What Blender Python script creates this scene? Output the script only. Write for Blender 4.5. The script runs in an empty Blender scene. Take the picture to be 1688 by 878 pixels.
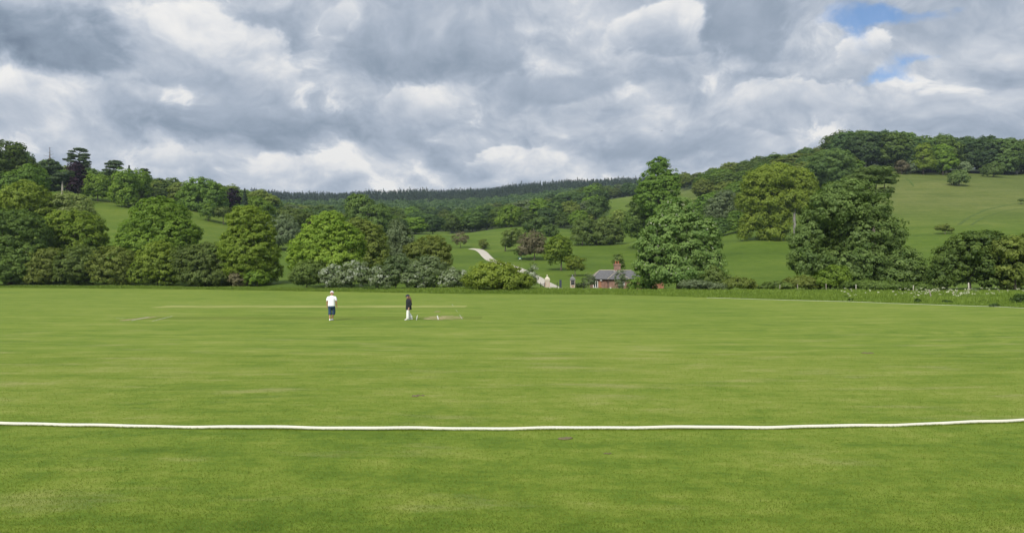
import bpy, bmesh, math, random
import numpy as np
from mathutils import Vector, Matrix

# ------------------------------------------------------------------ camera
C = bpy.context.scene.collection
scene = bpy.context.scene
LENS = 26.7
F = LENS / 36.0 * 1688.0           # focal length in pixels of the 1688 px wide frame
CAM_Z = 2.87
PITCH = math.atan(11.0 / F)
cam_data = bpy.data.cameras.new('camera')
cam = bpy.data.objects.new('camera', cam_data)
C.objects.link(cam)
cam_data.lens = LENS
cam_data.sensor_width = 36.0
cam_data.clip_start = 0.1
cam_data.clip_end = 8000.0
cam.location = (0, 0, CAM_Z)
cam.rotation_euler = (math.pi / 2 + PITCH, 0, 0)
scene.camera = cam
CP, SP = math.cos(PITCH), math.sin(PITCH)

def at(px, py, Y):
    """point at depth Y (metres ahead of the camera) under pixel px, py of the photograph"""
    u, v = (px - 844.0) / F, (439.0 - py) / F
    k = Y / (CP - v * SP)
    return Vector((u * k, Y, CAM_Z + (SP + v * CP) * k))

# ------------------------------------------------------------------ sun, sky, exposure
SUN_EL, SUN_AZ = math.radians(41), math.radians(205)   # azimuth from +Y, clockwise: behind the camera, to the left
sun_data = bpy.data.lights.new('sun', 'SUN')
sun_data.energy = 3.7
sun_data.angle = math.radians(14)
sun_data.color = (1.0, 0.95, 0.86)
sun = bpy.data.objects.new('sun', sun_data)
C.objects.link(sun)
sun_dir = Vector((math.sin(SUN_AZ) * math.cos(SUN_EL), math.cos(SUN_AZ) * math.cos(SUN_EL), math.sin(SUN_EL)))
sun.rotation_euler = sun_dir.to_track_quat('Z', 'Y').to_euler()
sun.location = (0, -20, 60)

scene.view_settings.view_transform = 'Standard'
scene.view_settings.look = 'None'
scene.view_settings.gamma = 1.0
scene.view_settings.use_curve_mapping = False
scene.view_settings.exposure = 0.0
scene.render.film_transparent = False
try:
    scene.cycles.max_bounces = 8
    scene.cycles.diffuse_bounces = 3
    scene.cycles.transmission_bounces = 4
    scene.cycles.transparent_max_bounces = 8
    scene.cycles.use_denoising = True
    scene.cycles.denoiser = 'OPENIMAGEDENOISE'
    scene.cycles.denoising_input_passes = 'RGB_ALBEDO_NORMAL'
except Exception:
    pass

# a small arithmetic layer over shader nodes --------------------------------------------
class Ex:
    """a float socket that can be added, multiplied, compared"""
    def __init__(self, g, s):
        self.g, self.s = g, s
    def _b(self, op, o, swap=False):
        return self.g.m(op, o, self) if swap else self.g.m(op, self, o)
    def __add__(self, o): return self._b('ADD', o)
    __radd__ = __add__
    def __sub__(self, o): return self._b('SUBTRACT', o)
    def __rsub__(self, o): return self._b('SUBTRACT', o, True)
    def __mul__(self, o): return self._b('MULTIPLY', o)
    __rmul__ = __mul__
    def __truediv__(self, o): return self._b('DIVIDE', o)
    def __rtruediv__(self, o): return self._b('DIVIDE', o, True)

class Graph:
    def __init__(self, tree):
        self.t = tree
    def node(self, kind, **kw):
        n = self.t.nodes.new(kind)
        for k, v in kw.items():
            setattr(n, k, v)
        return n
    def put(self, sock, v):
        if isinstance(v, Ex): v = v.s
        if isinstance(v, bpy.types.NodeSocket): self.t.links.new(v, sock)
        else: sock.default_value = v
    def m(self, op, a, b=None, c=None):
        n = self.node('ShaderNodeMath', operation=op)
        for i, v in enumerate((a, b, c)):
            if v is not None: self.put(n.inputs[i], v)
        return Ex(self, n.outputs[0])
    def clamp(self, a, lo=0.0, hi=1.0):
        return self.m('MINIMUM', self.m('MAXIMUM', a, lo), hi)
    def smooth(self, a, lo, hi, t0=0.0, t1=1.0):
        n = self.node('ShaderNodeMapRange', interpolation_type='SMOOTHSTEP')
        self.put(n.inputs['Value'], a)
        for k, v in (('From Min', lo), ('From Max', hi), ('To Min', t0), ('To Max', t1)):
            self.put(n.inputs[k], v)
        return Ex(self, n.outputs['Result'])
    def xyz(self, x, y, z):
        n = self.node('ShaderNodeCombineXYZ')
        for i, v in enumerate((x, y, z)): self.put(n.inputs[i], v)
        return n.outputs[0]
    def sep(self, v):
        n = self.node('ShaderNodeSeparateXYZ')
        self.put(n.inputs[0], v)
        return [Ex(self, o) for o in n.outputs]
    def noise(self, vec, scale, detail=4, rough=0.5, dist=0.0, lac=2.0, col=False):
        n = self.node('ShaderNodeTexNoise')
        if vec is not None: self.put(n.inputs['Vector'], vec)
        self.put(n.inputs['Scale'], scale); self.put(n.inputs['Detail'], detail)
        self.put(n.inputs['Roughness'], rough); self.put(n.inputs['Distortion'], dist)
        self.put(n.inputs['Lacunarity'], lac)
        return n.outputs['Color'] if col else Ex(self, n.outputs[0])
    def vm(self, op, a, b=None, scale=None):
        n = self.node('ShaderNodeVectorMath', operation=op)
        self.put(n.inputs[0], a)
        if b is not None: self.put(n.inputs[1], b)
        if scale is not None: self.put(n.inputs['Scale'], scale)
        return n.outputs[0]
    def mix(self, f, a, b, blend='MIX'):
        n = self.node('ShaderNodeMix', data_type='RGBA', blend_type=blend)
        self.put(n.inputs[0], f)
        for s, v in ((n.inputs[6], a), (n.inputs[7], b)):
            if isinstance(v, (tuple, list)): v = (*v[:3], 1.0)
            self.put(s, v)
        return n.outputs[2]
    def ramp(self, f, stops, interp='LINEAR'):
        n = self.node('ShaderNodeValToRGB')
        r = n.color_ramp
        r.interpolation = interp
        while len(r.elements) < len(stops): r.elements.new(0.5)
        for e, (p, c) in zip(r.elements, stops):
            e.position = p; e.color = (*c[:3], 1.0)
        self.put(n.inputs[0], f)
        return n.outputs[0]

def lin(r, g, b):
    f = lambda c: (c / 255 / 12.92) if c <= 10 else ((c / 255 + 0.055) / 1.055) ** 2.4
    return (f(r), f(g), f(b))

def build_world():
    w = bpy.data.worlds.new('World')
    scene.world = w
    w.use_nodes = True
    t = w.node_tree
    t.nodes.clear()
    g = Graph(t)
    out = g.node('ShaderNodeOutputWorld')
    bg = g.node('ShaderNodeBackground')
    bg.inputs['Strength'].default_value = 0.1
    t.links.new(bg.outputs[0], out.inputs[0])
    sky = g.node('ShaderNodeTexSky', sky_type='NISHITA', sun_disc=False)
    sky.sun_elevation = SUN_EL
    sky.sun_rotation = SUN_AZ
    tc = g.node('ShaderNodeTexCoord')
    d = tc.outputs['Generated']
    x, y, z = g.sep(d)
    zc = g.m('MAXIMUM', z, 0.0)
    # bearing and elevation in degrees: where in the sky a cloud bank stands
    az = g.m('ARCTAN2', x, y) * (180 / math.pi)
    el = g.m('ARCSINE', z) * (180 / math.pi)
    # a cloud deck seen in perspective: flat coordinates that bunch up towards the horizon
    k = 1.0 / (zc + 0.55)
    P = g.xyz(x * k, y * k, 0.0)
    kup = 1.0 / (zc + 0.55 + 0.022)
    Pup = g.xyz(x * kup + 0.015, y * kup, 0.0)
    warp = g.noise(P, 3.0, 4, 0.55, col=True)
    wv = g.vm('SCALE', g.vm('SUBTRACT', warp, (0.5, 0.5, 0.5)), scale=0.22)
    Pw = g.vm('ADD', P, wv); Puw = g.vm('ADD', Pup, wv)
    # wobble that makes the cloud banks' outlines ragged
    wob = g.noise(P, 4.4, 6, 0.62, col=True)
    wx, wy, _ = g.sep(g.vm('SUBTRACT', wob, (0.5, 0.5, 0.5)))
    azw = az + wx * 13.0
    elw = el + wy * 7.0

    def bank(px, py, rx, ry, amp):
        u, v = (px - 844.0) / F, (450.0 - py) / F
        a0 = math.degrees(math.atan(u)); e0 = math.degrees(math.atan(v / math.hypot(1, u)))
        sa = math.degrees(rx / F) * math.cos(math.radians(a0)) ** 2; se = math.degrees(ry / F)
        q = g.m('POWER', (azw - a0) / sa, 2.0) + g.m('POWER', (elw - e0) / se, 2.0)
        return g.m('EXPONENT', q * -1.0) * amp
    def total(banks):
        r = None
        for b in banks:
            e = bank(*b); r = e if r is None else r + e
        return r

    n1 = g.noise(Pw, 5.4, 11, 0.58)
    n1u = g.noise(Puw, 5.4, 11, 0.58)
    n2 = g.noise(g.vm('ADD', P, (7.3, 2.1, 0.0)), 2.8, 7, 0.5)
    puff = g.noise(g.vm('ADD', Pw, (3.1, 9.7, 0.0)), 9.5, 7, 0.58)
    relief = (n1 - n1u)                                     # lit tops, shaded bases

    lum = total([
        (330, 95, 120, 60, 0.08), (30, 160, 95, 55, 0.10), (180, 225, 150, 26, -0.06), (540, 18, 45, 38, 0.16),
        (300, 262, 90, 20, 0.06), (690, 262, 120, 40, 0.05), (1090, 55, 110, 50, 0.06), (900, 170, 130, 40, -0.06),
        (960, 40, 80, 60, 0.08), (850, 130, 60, 30, 0.09), (1375, 215, 36, 30, 0.14), (1560, 165, 140, 40, 0.04),
        (1150, 262, 240, 24, -0.05), (1620, 70, 90, 60, -0.03), (640, 312, 500, 20, 0.08), (640, 165, 70, 30, 0.07),
        (200, 30, 60, 30, 0.10), (1250, 110, 200, 30, -0.06), (1600, 250, 140, 30, -0.02)])
    body = 0.70 + lum + (n2 - 0.5) * 0.30 + (n1 - 0.5) * 0.20 + relief * 1.10
    # brilliant fringes where thin cloud edges face the light
    edge = g.smooth(puff + lum * 1.1, 0.52, 0.70)
    body = body + edge * 0.17 * g.smooth(relief, -0.03, 0.08)
    fray = g.noise(g.vm('ADD', Pw, (1.7, 4.2, 0.0)), 7.5, 9, 0.60) - 0.5

    def cumulus(body, px, py, rx, ry, top, low, soft=0.5, ragged=2.6, rel=0.7):
        """one bank of cloud with a ragged outline, bright where it faces the light and grey beneath"""
        u, v = (px - 844.0) / F, (450.0 - py) / F
        a0 = math.degrees(math.atan(u)); e0 = math.degrees(math.atan(v / math.hypot(1, u)))
        sa = math.degrees(rx / F) * math.cos(math.radians(a0)) ** 2; se = math.degrees(ry / F)
        h = (elw * 0.6 + el * 0.4 - e0) / se
        q = g.m('POWER', (azw * 0.5 + az * 0.5 - a0) / sa, 2.0) + g.m('POWER', h, 2.0)
        m = g.smooth(1.0 - q + fray * ragged, 0.0, soft)
        shade = g.smooth(h + fray * 1.4 + (1.0 - m) * 0.5, -0.9, 0.9, low, top) + relief * rel + (n1 - 0.5) * 0.14
        return body + (shade - body) * m
    for args in [(500, 282, 125, 42, 0.96, 0.70, 0.4, 3.4, 1.1), (850, 272, 90, 38, 0.95, 0.68, 0.4, 3.2, 1.1), (690, 170, 60, 34, 0.86, 0.68, 0.4, 3.2), (300, 265, 90, 22, 0.86, 0.68, 0.5, 3.2), (1300, 165, 112, 46, 0.88, 0.62, 0.35, 2.8),
                 (340, 100, 155, 92, 0.90, 0.58, 0.35, 2.8, 0.9), (15, 165, 110, 58, 0.95, 0.62, 0.6, 2.8), (1088, 48, 96, 54, 0.96, 0.60, 0.35, 2.4),
                 (1432, 78, 48, 26, 0.93, 0.66, 0.4), (550, 20, 40, 34, 0.86, 0.70, 0.4, 3.0), (715, 66, 200, 78, 0.64, 0.50, 0.7, 2.8, 0.7), (75, 62, 200, 60, 0.54, 0.38, 0.8, 3.2, 0.8),
                 (420, 208, 280, 42, 0.60, 0.44, 0.9, 2.8, 0.7), (1235, 36, 84, 60, 0.56, 0.52, 0.5, 2.8, 0.5), (1050, 245, 200, 24, 0.66, 0.52, 1.0, 2.6, 0.5), (1330, 268, 180, 18, 0.68, 0.58, 1.0, 2.6, 0.5), (905, 150, 120, 30, 0.63, 0.54, 0.9, 2.8, 0.5)]:
        body = cumulus(body, *args)
    # further cloud of the same broken deck overhead and behind, much brighter round the sun
    sx, sy, sz = sun_dir
    cs = x * sx + y * sy + z * sz
    glow = g.m('POWER', g.m('MAXIMUM', cs, 0.0), 6.0)
    cloud = g.ramp(g.clamp(body), [
        (0.0, lin(84, 98, 114)), (0.30, lin(114, 129, 147)), (0.46, lin(141, 155, 172)), (0.62, lin(170, 181, 196)),
        (0.78, lin(203, 209, 218)), (0.92, lin(236, 236, 236)), (1.0, lin(248, 246, 242))])
    cloud = g.vm('SCALE', cloud, scale=10.0 + glow * 16.0)
    # gaps with blue sky
    gap = total([(1455, 22, 44, 22, 0.42), (1540, 84, 54, 13, 0.42), (1475, 116, 80, 9, 0.34), (1560, 2, 90, 16, 0.50),
                 (1395, 8, 60, 18, 0.30), (500, 246, 50, 9, 0.22), (240, 235, 22, 14, 0.16), (1500, 60, 90, 70, 0.10)])
    hole = g.smooth(gap + (puff - 0.5) * 1.1 + (n1 - 0.5) * 0.7, 0.20, 0.62)
    blue = g.vm('MULTIPLY', sky.outputs[0], (0.72, 1.0, 1.30))
    blue = g.vm('SCALE', blue, scale=1.0)
    col = g.mix(hole * 0.85, cloud, blue)
    t.links.new(col, bg.inputs['Color'])

build_world()

# ------------------------------------------------------------------ object helpers
def link(o, parent=None):
    C.objects.link(o)
    if parent is not None: o.parent = parent
    return o

def tag(o, label=None, cat=None, group=None, kind=None):
    if label: o['label'] = label
    if cat: o['category'] = cat
    if group: o['group'] = group
    if kind: o['kind'] = kind
    return o

def empty(name, loc, rz=0.0, label=None, cat=None, group=None):
    o = bpy.data.objects.new(name, None)
    o.empty_display_size = 0.3
    o.location = loc
    o.rotation_euler = (0, 0, rz)
    C.objects.link(o)
    return tag(o, label, cat, group)

def quads_mesh(name, V, mat, tint=None):
    """many loose quads (n,4,3) as one mesh, with a per-face tint"""
    n = len(V)
    me = bpy.data.meshes.new(name)
    me.vertices.add(n * 4)
    me.vertices.foreach_set('co', np.ascontiguousarray(V, dtype=np.float32).ravel())
    me.loops.add(n * 4)
    me.loops.foreach_set('vertex_index', np.arange(n * 4, dtype=np.int32))
    me.polygons.add(n)
    me.polygons.foreach_set('loop_start', np.arange(0, n * 4, 4, dtype=np.int32))
    me.update(calc_edges=True)
    if tint is not None:
        a = me.attributes.new('tint', 'FLOAT', 'FACE')
        a.data.foreach_set('value', np.asarray(tint, dtype=np.float32))
    me.materials.append(mat)
    return me

def grid_mesh(name, P, mat, smooth=True):
    """P: (rows, cols, 3) -> sheet"""
    r, c = P.shape[:2]
    idx = np.arange(r * c).reshape(r, c)
    f = np.stack([idx[:-1, :-1], idx[:-1, 1:], idx[1:, 1:], idx[1:, :-1]], -1).reshape(-1, 4)
    me = bpy.data.meshes.new(name)
    me.vertices.add(r * c)
    me.vertices.foreach_set('co', np.ascontiguousarray(P, dtype=np.float32).ravel())
    me.loops.add(len(f) * 4)
    me.loops.foreach_set('vertex_index', f.astype(np.int32).ravel())
    me.polygons.add(len(f))
    me.polygons.foreach_set('loop_start', np.arange(0, len(f) * 4, 4, dtype=np.int32))
    me.update(calc_edges=True)
    me.validate()
    if smooth:
        me.polygons.foreach_set('use_smooth', np.ones(len(f), dtype=bool))
    me.materials.append(mat)
    return me

class MB:
    """collects simple solids and links them as ONE mesh object"""
    def __init__(self): self.v, self.f, self.sm = [], [], []
    def add(self, vs, fs, smooth=False):
        k = len(self.v)
        self.v += [tuple(p) for p in vs]
        self.f += [tuple(i + k for i in f) for f in fs]
        self.sm += [smooth] * len(fs)
        return self
    def box(self, x0, x1, y0, y1, z0, z1, taper=0.0, M=None):
        t = taper
        vs = [(x0, y0, z0), (x1, y0, z0), (x1, y1, z0), (x0, y1, z0),
              (x0 + t, y0 + t, z1), (x1 - t, y0 + t, z1), (x1 - t, y1 - t, z1), (x0 + t, y1 - t, z1)]
        if M is not None: vs = [M @ Vector(p) for p in vs]
        return self.add(vs, [(3, 2, 1, 0), (4, 5, 6, 7), (0, 1, 5, 4), (1, 2, 6, 5), (2, 3, 7, 6), (3, 0, 4, 7)])
    def tube(self, pts, radii, n=8, caps=True, smooth=True):
        pts = [Vector(p) for p in pts]
        if not hasattr(radii, '__len__'): radii = [radii] * len(pts)
        rings, side = [], None
        for i, p in enumerate(pts):
            d = (pts[min(i + 1, len(pts) - 1)] - pts[max(i - 1, 0)])
            d = d.normalized() if d.length > 1e-9 else Vector((0, 0, 1))
            if side is None:
                side = d.orthogonal().normalized()
            side = (side - d * side.dot(d))
            side = side.normalized() if side.length > 1e-6 else d.orthogonal().normalized()
            up = d.cross(side)
            rings.append([p + (side * math.cos(2 * math.pi * j / n) + up * math.sin(2 * math.pi * j / n)) * radii[i] for j in range(n)])
        vs = [q for r in rings for q in r]
        fs = [(i * n + j, i * n + (j + 1) % n, (i + 1) * n + (j + 1) % n, (i + 1) * n + j) for i in range(len(pts) - 1) for j in range(n)]
        if caps:
            fs += [tuple(range(n - 1, -1, -1)), tuple((len(pts) - 1) * n + j for j in range(n))]
        return self.add(vs, fs, smooth)
    def lathe(self, prof, n=16, c=(0, 0, 0), smooth=True):
        vs, fs = [], []
        for r, z in prof:
            for j in range(n):
                a = 2 * math.pi * j / n
                vs.append((c[0] + r * math.cos(a), c[1] + r * math.sin(a), c[2] + z))
        for i in range(len(prof) - 1):
            for j in range(n):
                fs.append((i * n + j, i * n + (j + 1) % n, (i + 1) * n + (j + 1) % n, (i + 1) * n + j))
        fs += [tuple(range(n - 1, -1, -1)), tuple((len(prof) - 1) * n + j for j in range(n))]
        return self.add(vs, fs, smooth)
    def mesh(self, name, mat):
        me = bpy.data.meshes.new(name)
        me.from_pydata(self.v, [], self.f)
        me.polygons.foreach_set('use_smooth', self.sm)
        me.materials.append(mat)
        me.update()
        return me
    def build(self, name, mat, parent=None, loc=None):
        o = bpy.data.objects.new(name, self.mesh(name, mat))
        if loc is not None: o.location = loc
        return link(o, parent)

# ------------------------------------------------------------------ materials
def new_mat(name):
    m = bpy.data.materials.new(name)
    m.use_nodes = True
    m.node_tree.nodes.clear()
    g = Graph(m.node_tree)
    out = g.node('ShaderNodeOutputMaterial')
    return m, g, out

def plain(name, col, rough=0.7, var=0.15, scale=8.0, metal=0.0, bump=0.0, stretch=(1, 1, 1)):
    """one real-world colour with mottling and a little relief"""
    m, g, out = new_mat(name)
    tc = g.node('ShaderNodeTexCoord')
    v = g.vm('MULTIPLY', tc.outputs['Object'], stretch)
    n = g.noise(v, scale, 5, 0.6)
    b = g.node('ShaderNodeBsdfPrincipled')
    c = g.mix(n, tuple(max(0, x * (1 - var)) for x in col), tuple(min(1, x * (1 + var)) for x in col))
    g.put(b.inputs['Base Color'], c)
    b.inputs['Roughness'].default_value = rough
    b.inputs['Metallic'].default_value = metal
    if bump:
        bn = g.node('ShaderNodeBump')
        bn.inputs['Strength'].default_value = bump
        bn.inputs['Distance'].default_value = 0.02
        g.put(bn.inputs['Height'], g.noise(v, scale * 4, 4, 0.6))
        m.node_tree.links.new(bn.outputs[0], b.inputs['Normal'])
    m.node_tree.links.new(b.outputs[0], out.inputs[0])
    return m

def foliage(name, dark, light, third=None, trans=0.40, gloss=0.01, vary=0.22):
    """leaves: tint runs from old dark leaves to fresh light ones, third colour for blossom"""
    m, g, out = new_mat(name)
    at_ = g.node('ShaderNodeAttribute', attribute_name='tint')
    oi = g.node('ShaderNodeObjectInfo')
    t = Ex(g, at_.outputs['Fac'])
    rnd = Ex(g, oi.outputs['Random'])
    t = g.clamp(t + (rnd - 0.5) * vary)
    stops = [(0.0, dark), (0.85, light)]
    if third: stops = [(0.0, dark), (0.52, light), (0.62, light), (0.80, third)]
    c = g.ramp(t, stops)
    hs = g.node('ShaderNodeHueSaturation')
    g.put(hs.inputs['Hue'], 0.5 + (rnd - 0.5) * 0.012)
    g.put(hs.inputs['Value'], 0.88 + rnd * 0.24)
    g.put(hs.inputs['Color'], c)
    c = hs.outputs[0]
    df = g.node('ShaderNodeBsdfDiffuse'); g.put(df.inputs[0], c)
    tr = g.node('ShaderNodeBsdfTranslucent'); g.put(tr.inputs[0], g.mix(1.0, c, (1.15, 1.25, 0.6), 'MULTIPLY'))
    gl = g.node('ShaderNodeBsdfGlossy'); gl.inputs['Roughness'].default_value = 0.5
    gl.inputs[0].default_value = (0.8, 0.85, 0.85, 1)
    m1 = g.node('ShaderNodeMixShader'); m1.inputs[0].default_value = trans
    m2 = g.node('ShaderNodeMixShader'); m2.inputs[0].default_value = gloss
    L = m.node_tree.links.new
    L(df.outputs[0], m1.inputs[1]); L(tr.outputs[0], m1.inputs[2])
    L(m1.outputs[0], m2.inputs[1]); L(gl.outputs[0], m2.inputs[2])
    L(m2.outputs[0], out.inputs[0])
    return m

M = {}
M['lime'] = foliage('leaf_lime', (0.12, 0.2, 0.02), (0.255, 0.34, 0.046))
M['fresh'] = foliage('leaf_fresh', (0.15, 0.225, 0.026), (0.27, 0.355, 0.052))
M['pale'] = foliage('leaf_pale', (0.173, 0.226, 0.061), (0.294, 0.347, 0.116))
M['green'] = foliage('leaf_green', (0.106, 0.188, 0.022), (0.216, 0.315, 0.041))
M['deep'] = foliage('leaf_deep', (0.077, 0.145, 0.022), (0.185, 0.278, 0.045))
M['oak'] = foliage('leaf_oak', (0.085, 0.140, 0.033), (0.198, 0.278, 0.077))
M['dark'] = foliage('leaf_dark', (0.070, 0.117, 0.025), (0.160, 0.230, 0.048))
M['olive'] = foliage('leaf_olive', (0.110, 0.146, 0.027), (0.229, 0.275, 0.057))
M['yellow'] = foliage('leaf_yellow', (0.112, 0.157, 0.019), (0.225, 0.273, 0.038))
M['brown'] = foliage('leaf_brown', (0.077, 0.117, 0.025), (0.177, 0.231, 0.057))
M['twig'] = foliage('leaf_twig', (0.116, 0.102, 0.056), (0.219, 0.194, 0.110))
M['grey'] = foliage('leaf_grey', (0.099, 0.135, 0.060), (0.206, 0.255, 0.126))
M['copper'] = foliage('leaf_copper', (0.012, 0.007, 0.012), (0.032, 0.016, 0.024), trans=0.1)
M['cedar'] = foliage('leaf_cedar', (0.046, 0.083, 0.034), (0.114, 0.160, 0.064))
M['far'] = foliage('leaf_far', (0.043, 0.083, 0.027), (0.110, 0.173, 0.057))
M['wood'] = foliage('leaf_wood', (0.068, 0.122, 0.030), (0.152, 0.229, 0.057))
M['hawthorn'] = foliage('leaf_hawthorn', (0.089, 0.131, 0.046), (0.189, 0.236, 0.105), (0.42, 0.45, 0.36), vary=0.05)
M['chestnut'] = foliage('leaf_chestnut', (0.085, 0.160, 0.033), (0.250, 0.356, 0.100))
M['blossom'] = foliage('leaf_blossom', (0.30, 0.34, 0.20), (0.55, 0.56, 0.42), trans=0.2, gloss=0.0)
M['conifer'] = foliage('leaf_conifer', (0.018, 0.033, 0.019), (0.044, 0.068, 0.035), trans=0.05)
M['tallgrass'] = foliage('leaf_tallgrass', (0.100, 0.160, 0.018), (0.210, 0.285, 0.050), trans=0.3)
M['lawnblade'] = foliage('leaf_lawnblade', (0.095, 0.150, 0.014), (0.240, 0.290, 0.046), trans=0.3)
M['parsley'] = foliage('leaf_parsley', (0.22, 0.25, 0.12), (0.42, 0.43, 0.3), trans=0.2, gloss=0)
M['nettle'] = foliage('leaf_nettle', (0.033, 0.068, 0.015), (0.083, 0.138, 0.029))
M['bark'] = plain('bark', (0.12, 0.10, 0.075), 0.9, 0.4, 3.0, stretch=(1, 1, 0.25))
M['bark_pale'] = plain('bark_pale', (0.34, 0.31, 0.25), 0.9, 0.25, 3.0, stretch=(1, 1, 0.25))
M['bark_grey'] = plain('bark_grey', (0.20, 0.19, 0.17), 0.9, 0.3, 3.0, stretch=(1, 1, 0.25))
M['rope'] = plain('rope', (0.64, 0.62, 0.52), 0.85, 0.09, 3.0)
M['line_paint'] = plain('line_paint', (0.66, 0.66, 0.58), 0.9, 0.25, 6.0)
M['slate'] = plain('slate', (0.118, 0.116, 0.118), 0.85, 0.75, 2.6, bump=0.4, stretch=(1, 1, 2.0))
M['stone'] = plain('stone', (0.42, 0.36, 0.28), 0.85, 0.3, 3.0, bump=0.3)
M['stone_pale'] = plain('stone_pale', (0.54, 0.49, 0.38), 0.85, 0.2, 3.0, bump=0.3)
M['stone_grey'] = plain('stone_grey', (0.17, 0.17, 0.16), 0.9, 0.35, 3.0, bump=0.3)
M['white_paint'] = plain('white_paint', (0.78, 0.77, 0.72), 0.6, 0.06, 6.0)
M['iron'] = plain('iron', (0.018, 0.018, 0.020), 0.5, 0.3, 10.0)
M['navy_board'] = plain('navy_board', (0.022, 0.030, 0.048), 0.5, 0.2, 4.0)
M['glass'] = plain('glass', (0.015, 0.018, 0.022), 0.08, 0.3, 2.0)
M['terracotta'] = plain('terracotta', (0.36, 0.13, 0.055), 0.7, 0.2, 6.0)
M['post_wood'] = plain('post_wood', (0.26, 0.23, 0.18), 0.9, 0.3, 12.0, stretch=(1, 1, 0.2))
M['post_pale'] = plain('post_pale', (0.46, 0.43, 0.35), 0.9, 0.2, 12.0, stretch=(1, 1, 0.2))
M['green_box'] = plain('green_box', (0.03, 0.10, 0.05), 0.5, 0.15, 4.0)
M['soil'] = plain('soil', (0.15, 0.125, 0.06), 0.95, 0.4, 25.0, bump=0.5)
M['skin'] = plain('skin', (0.50, 0.29, 0.20), 0.55, 0.08, 12.0)
M['skin_tan'] = plain('skin_tan', (0.40, 0.20, 0.12), 0.55, 0.10, 12.0)
M['hair'] = plain('hair', (0.19, 0.105, 0.055), 0.6, 0.3, 40.0, stretch=(1, 1, 0.2))
M['cotton_white'] = plain('cotton_white', (0.80, 0.80, 0.82), 0.85, 0.05, 9.0, bump=0.15)
M['trouser_white'] = plain('trouser_white', (0.76, 0.76, 0.72), 0.85, 0.06, 9.0, bump=0.15)
M['denim'] = plain('denim', (0.022, 0.055, 0.115), 0.85, 0.3, 14.0, bump=0.2)
M['black_fleece'] = plain('black_fleece', (0.012, 0.013, 0.017), 0.9, 0.3, 14.0, bump=0.2)
M['navy_cap'] = plain('navy_cap', (0.015, 0.018, 0.040), 0.8, 0.2, 10.0)
M['red_band'] = plain('red_band', (0.50, 0.06, 0.08), 0.7, 0.1, 10.0)
M['bird'] = plain('bird_feather', (0.03, 0.03, 0.03), 0.7, 0.3, 10.0)

def brick_mat(name, c1, c2, mortar, scale=1.0):
    m, g, out = new_mat(name)
    geo = g.node('ShaderNodeNewGeometry')
    tc = g.node('ShaderNodeTexCoord')
    x, y, z = g.sep(tc.outputs['Object'])
    nx, ny, nz = g.sep(geo.outputs['Normal'])
    u = g.m('MULTIPLY', g.m('GREATER_THAN', g.m('ABSOLUTE', nx), 0.7), y) + g.m('MULTIPLY', g.m('LESS_THAN', g.m('ABSOLUTE', nx), 0.7), x)
    b = g.node('ShaderNodeTexBrick')
    g.put(b.inputs['Vector'], g.xyz(u, z, 0.0))
    b.inputs['Scale'].default_value = 4.4 * scale
    b.inputs['Color1'].default_value = (*c1, 1); b.inputs['Color2'].default_value = (*c2, 1)
    b.inputs['Mortar'].default_value = (*mortar, 1)
    b.inputs['Mortar Size'].default_value = 0.014
    n = g.noise(tc.outputs['Object'], 1.6, 6, 0.65)
    col = g.mix(g.smooth(n, 0.35, 0.7), b.outputs['Color'], tuple(0.62 * a for a in c1))
    p = g.node('ShaderNodeBsdfPrincipled')
    g.put(p.inputs['Base Color'], col)
    p.inputs['Roughness'].default_value = 0.88
    m.node_tree.links.new(p.outputs[0], out.inputs[0])
    return m
M['brick'] = brick_mat('brick', (0.30, 0.165, 0.118), (0.245, 0.14, 0.104), (0.32, 0.27, 0.22))
M['brick_orange'] = brick_mat('brick_orange', (0.38, 0.16, 0.085), (0.32, 0.14, 0.075), (0.40, 0.30, 0.22))
M['brick_pink'] = brick_mat('brick_pink', (0.42, 0.25, 0.17), (0.36, 0.27, 0.20), (0.45, 0.40, 0.32))

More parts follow.
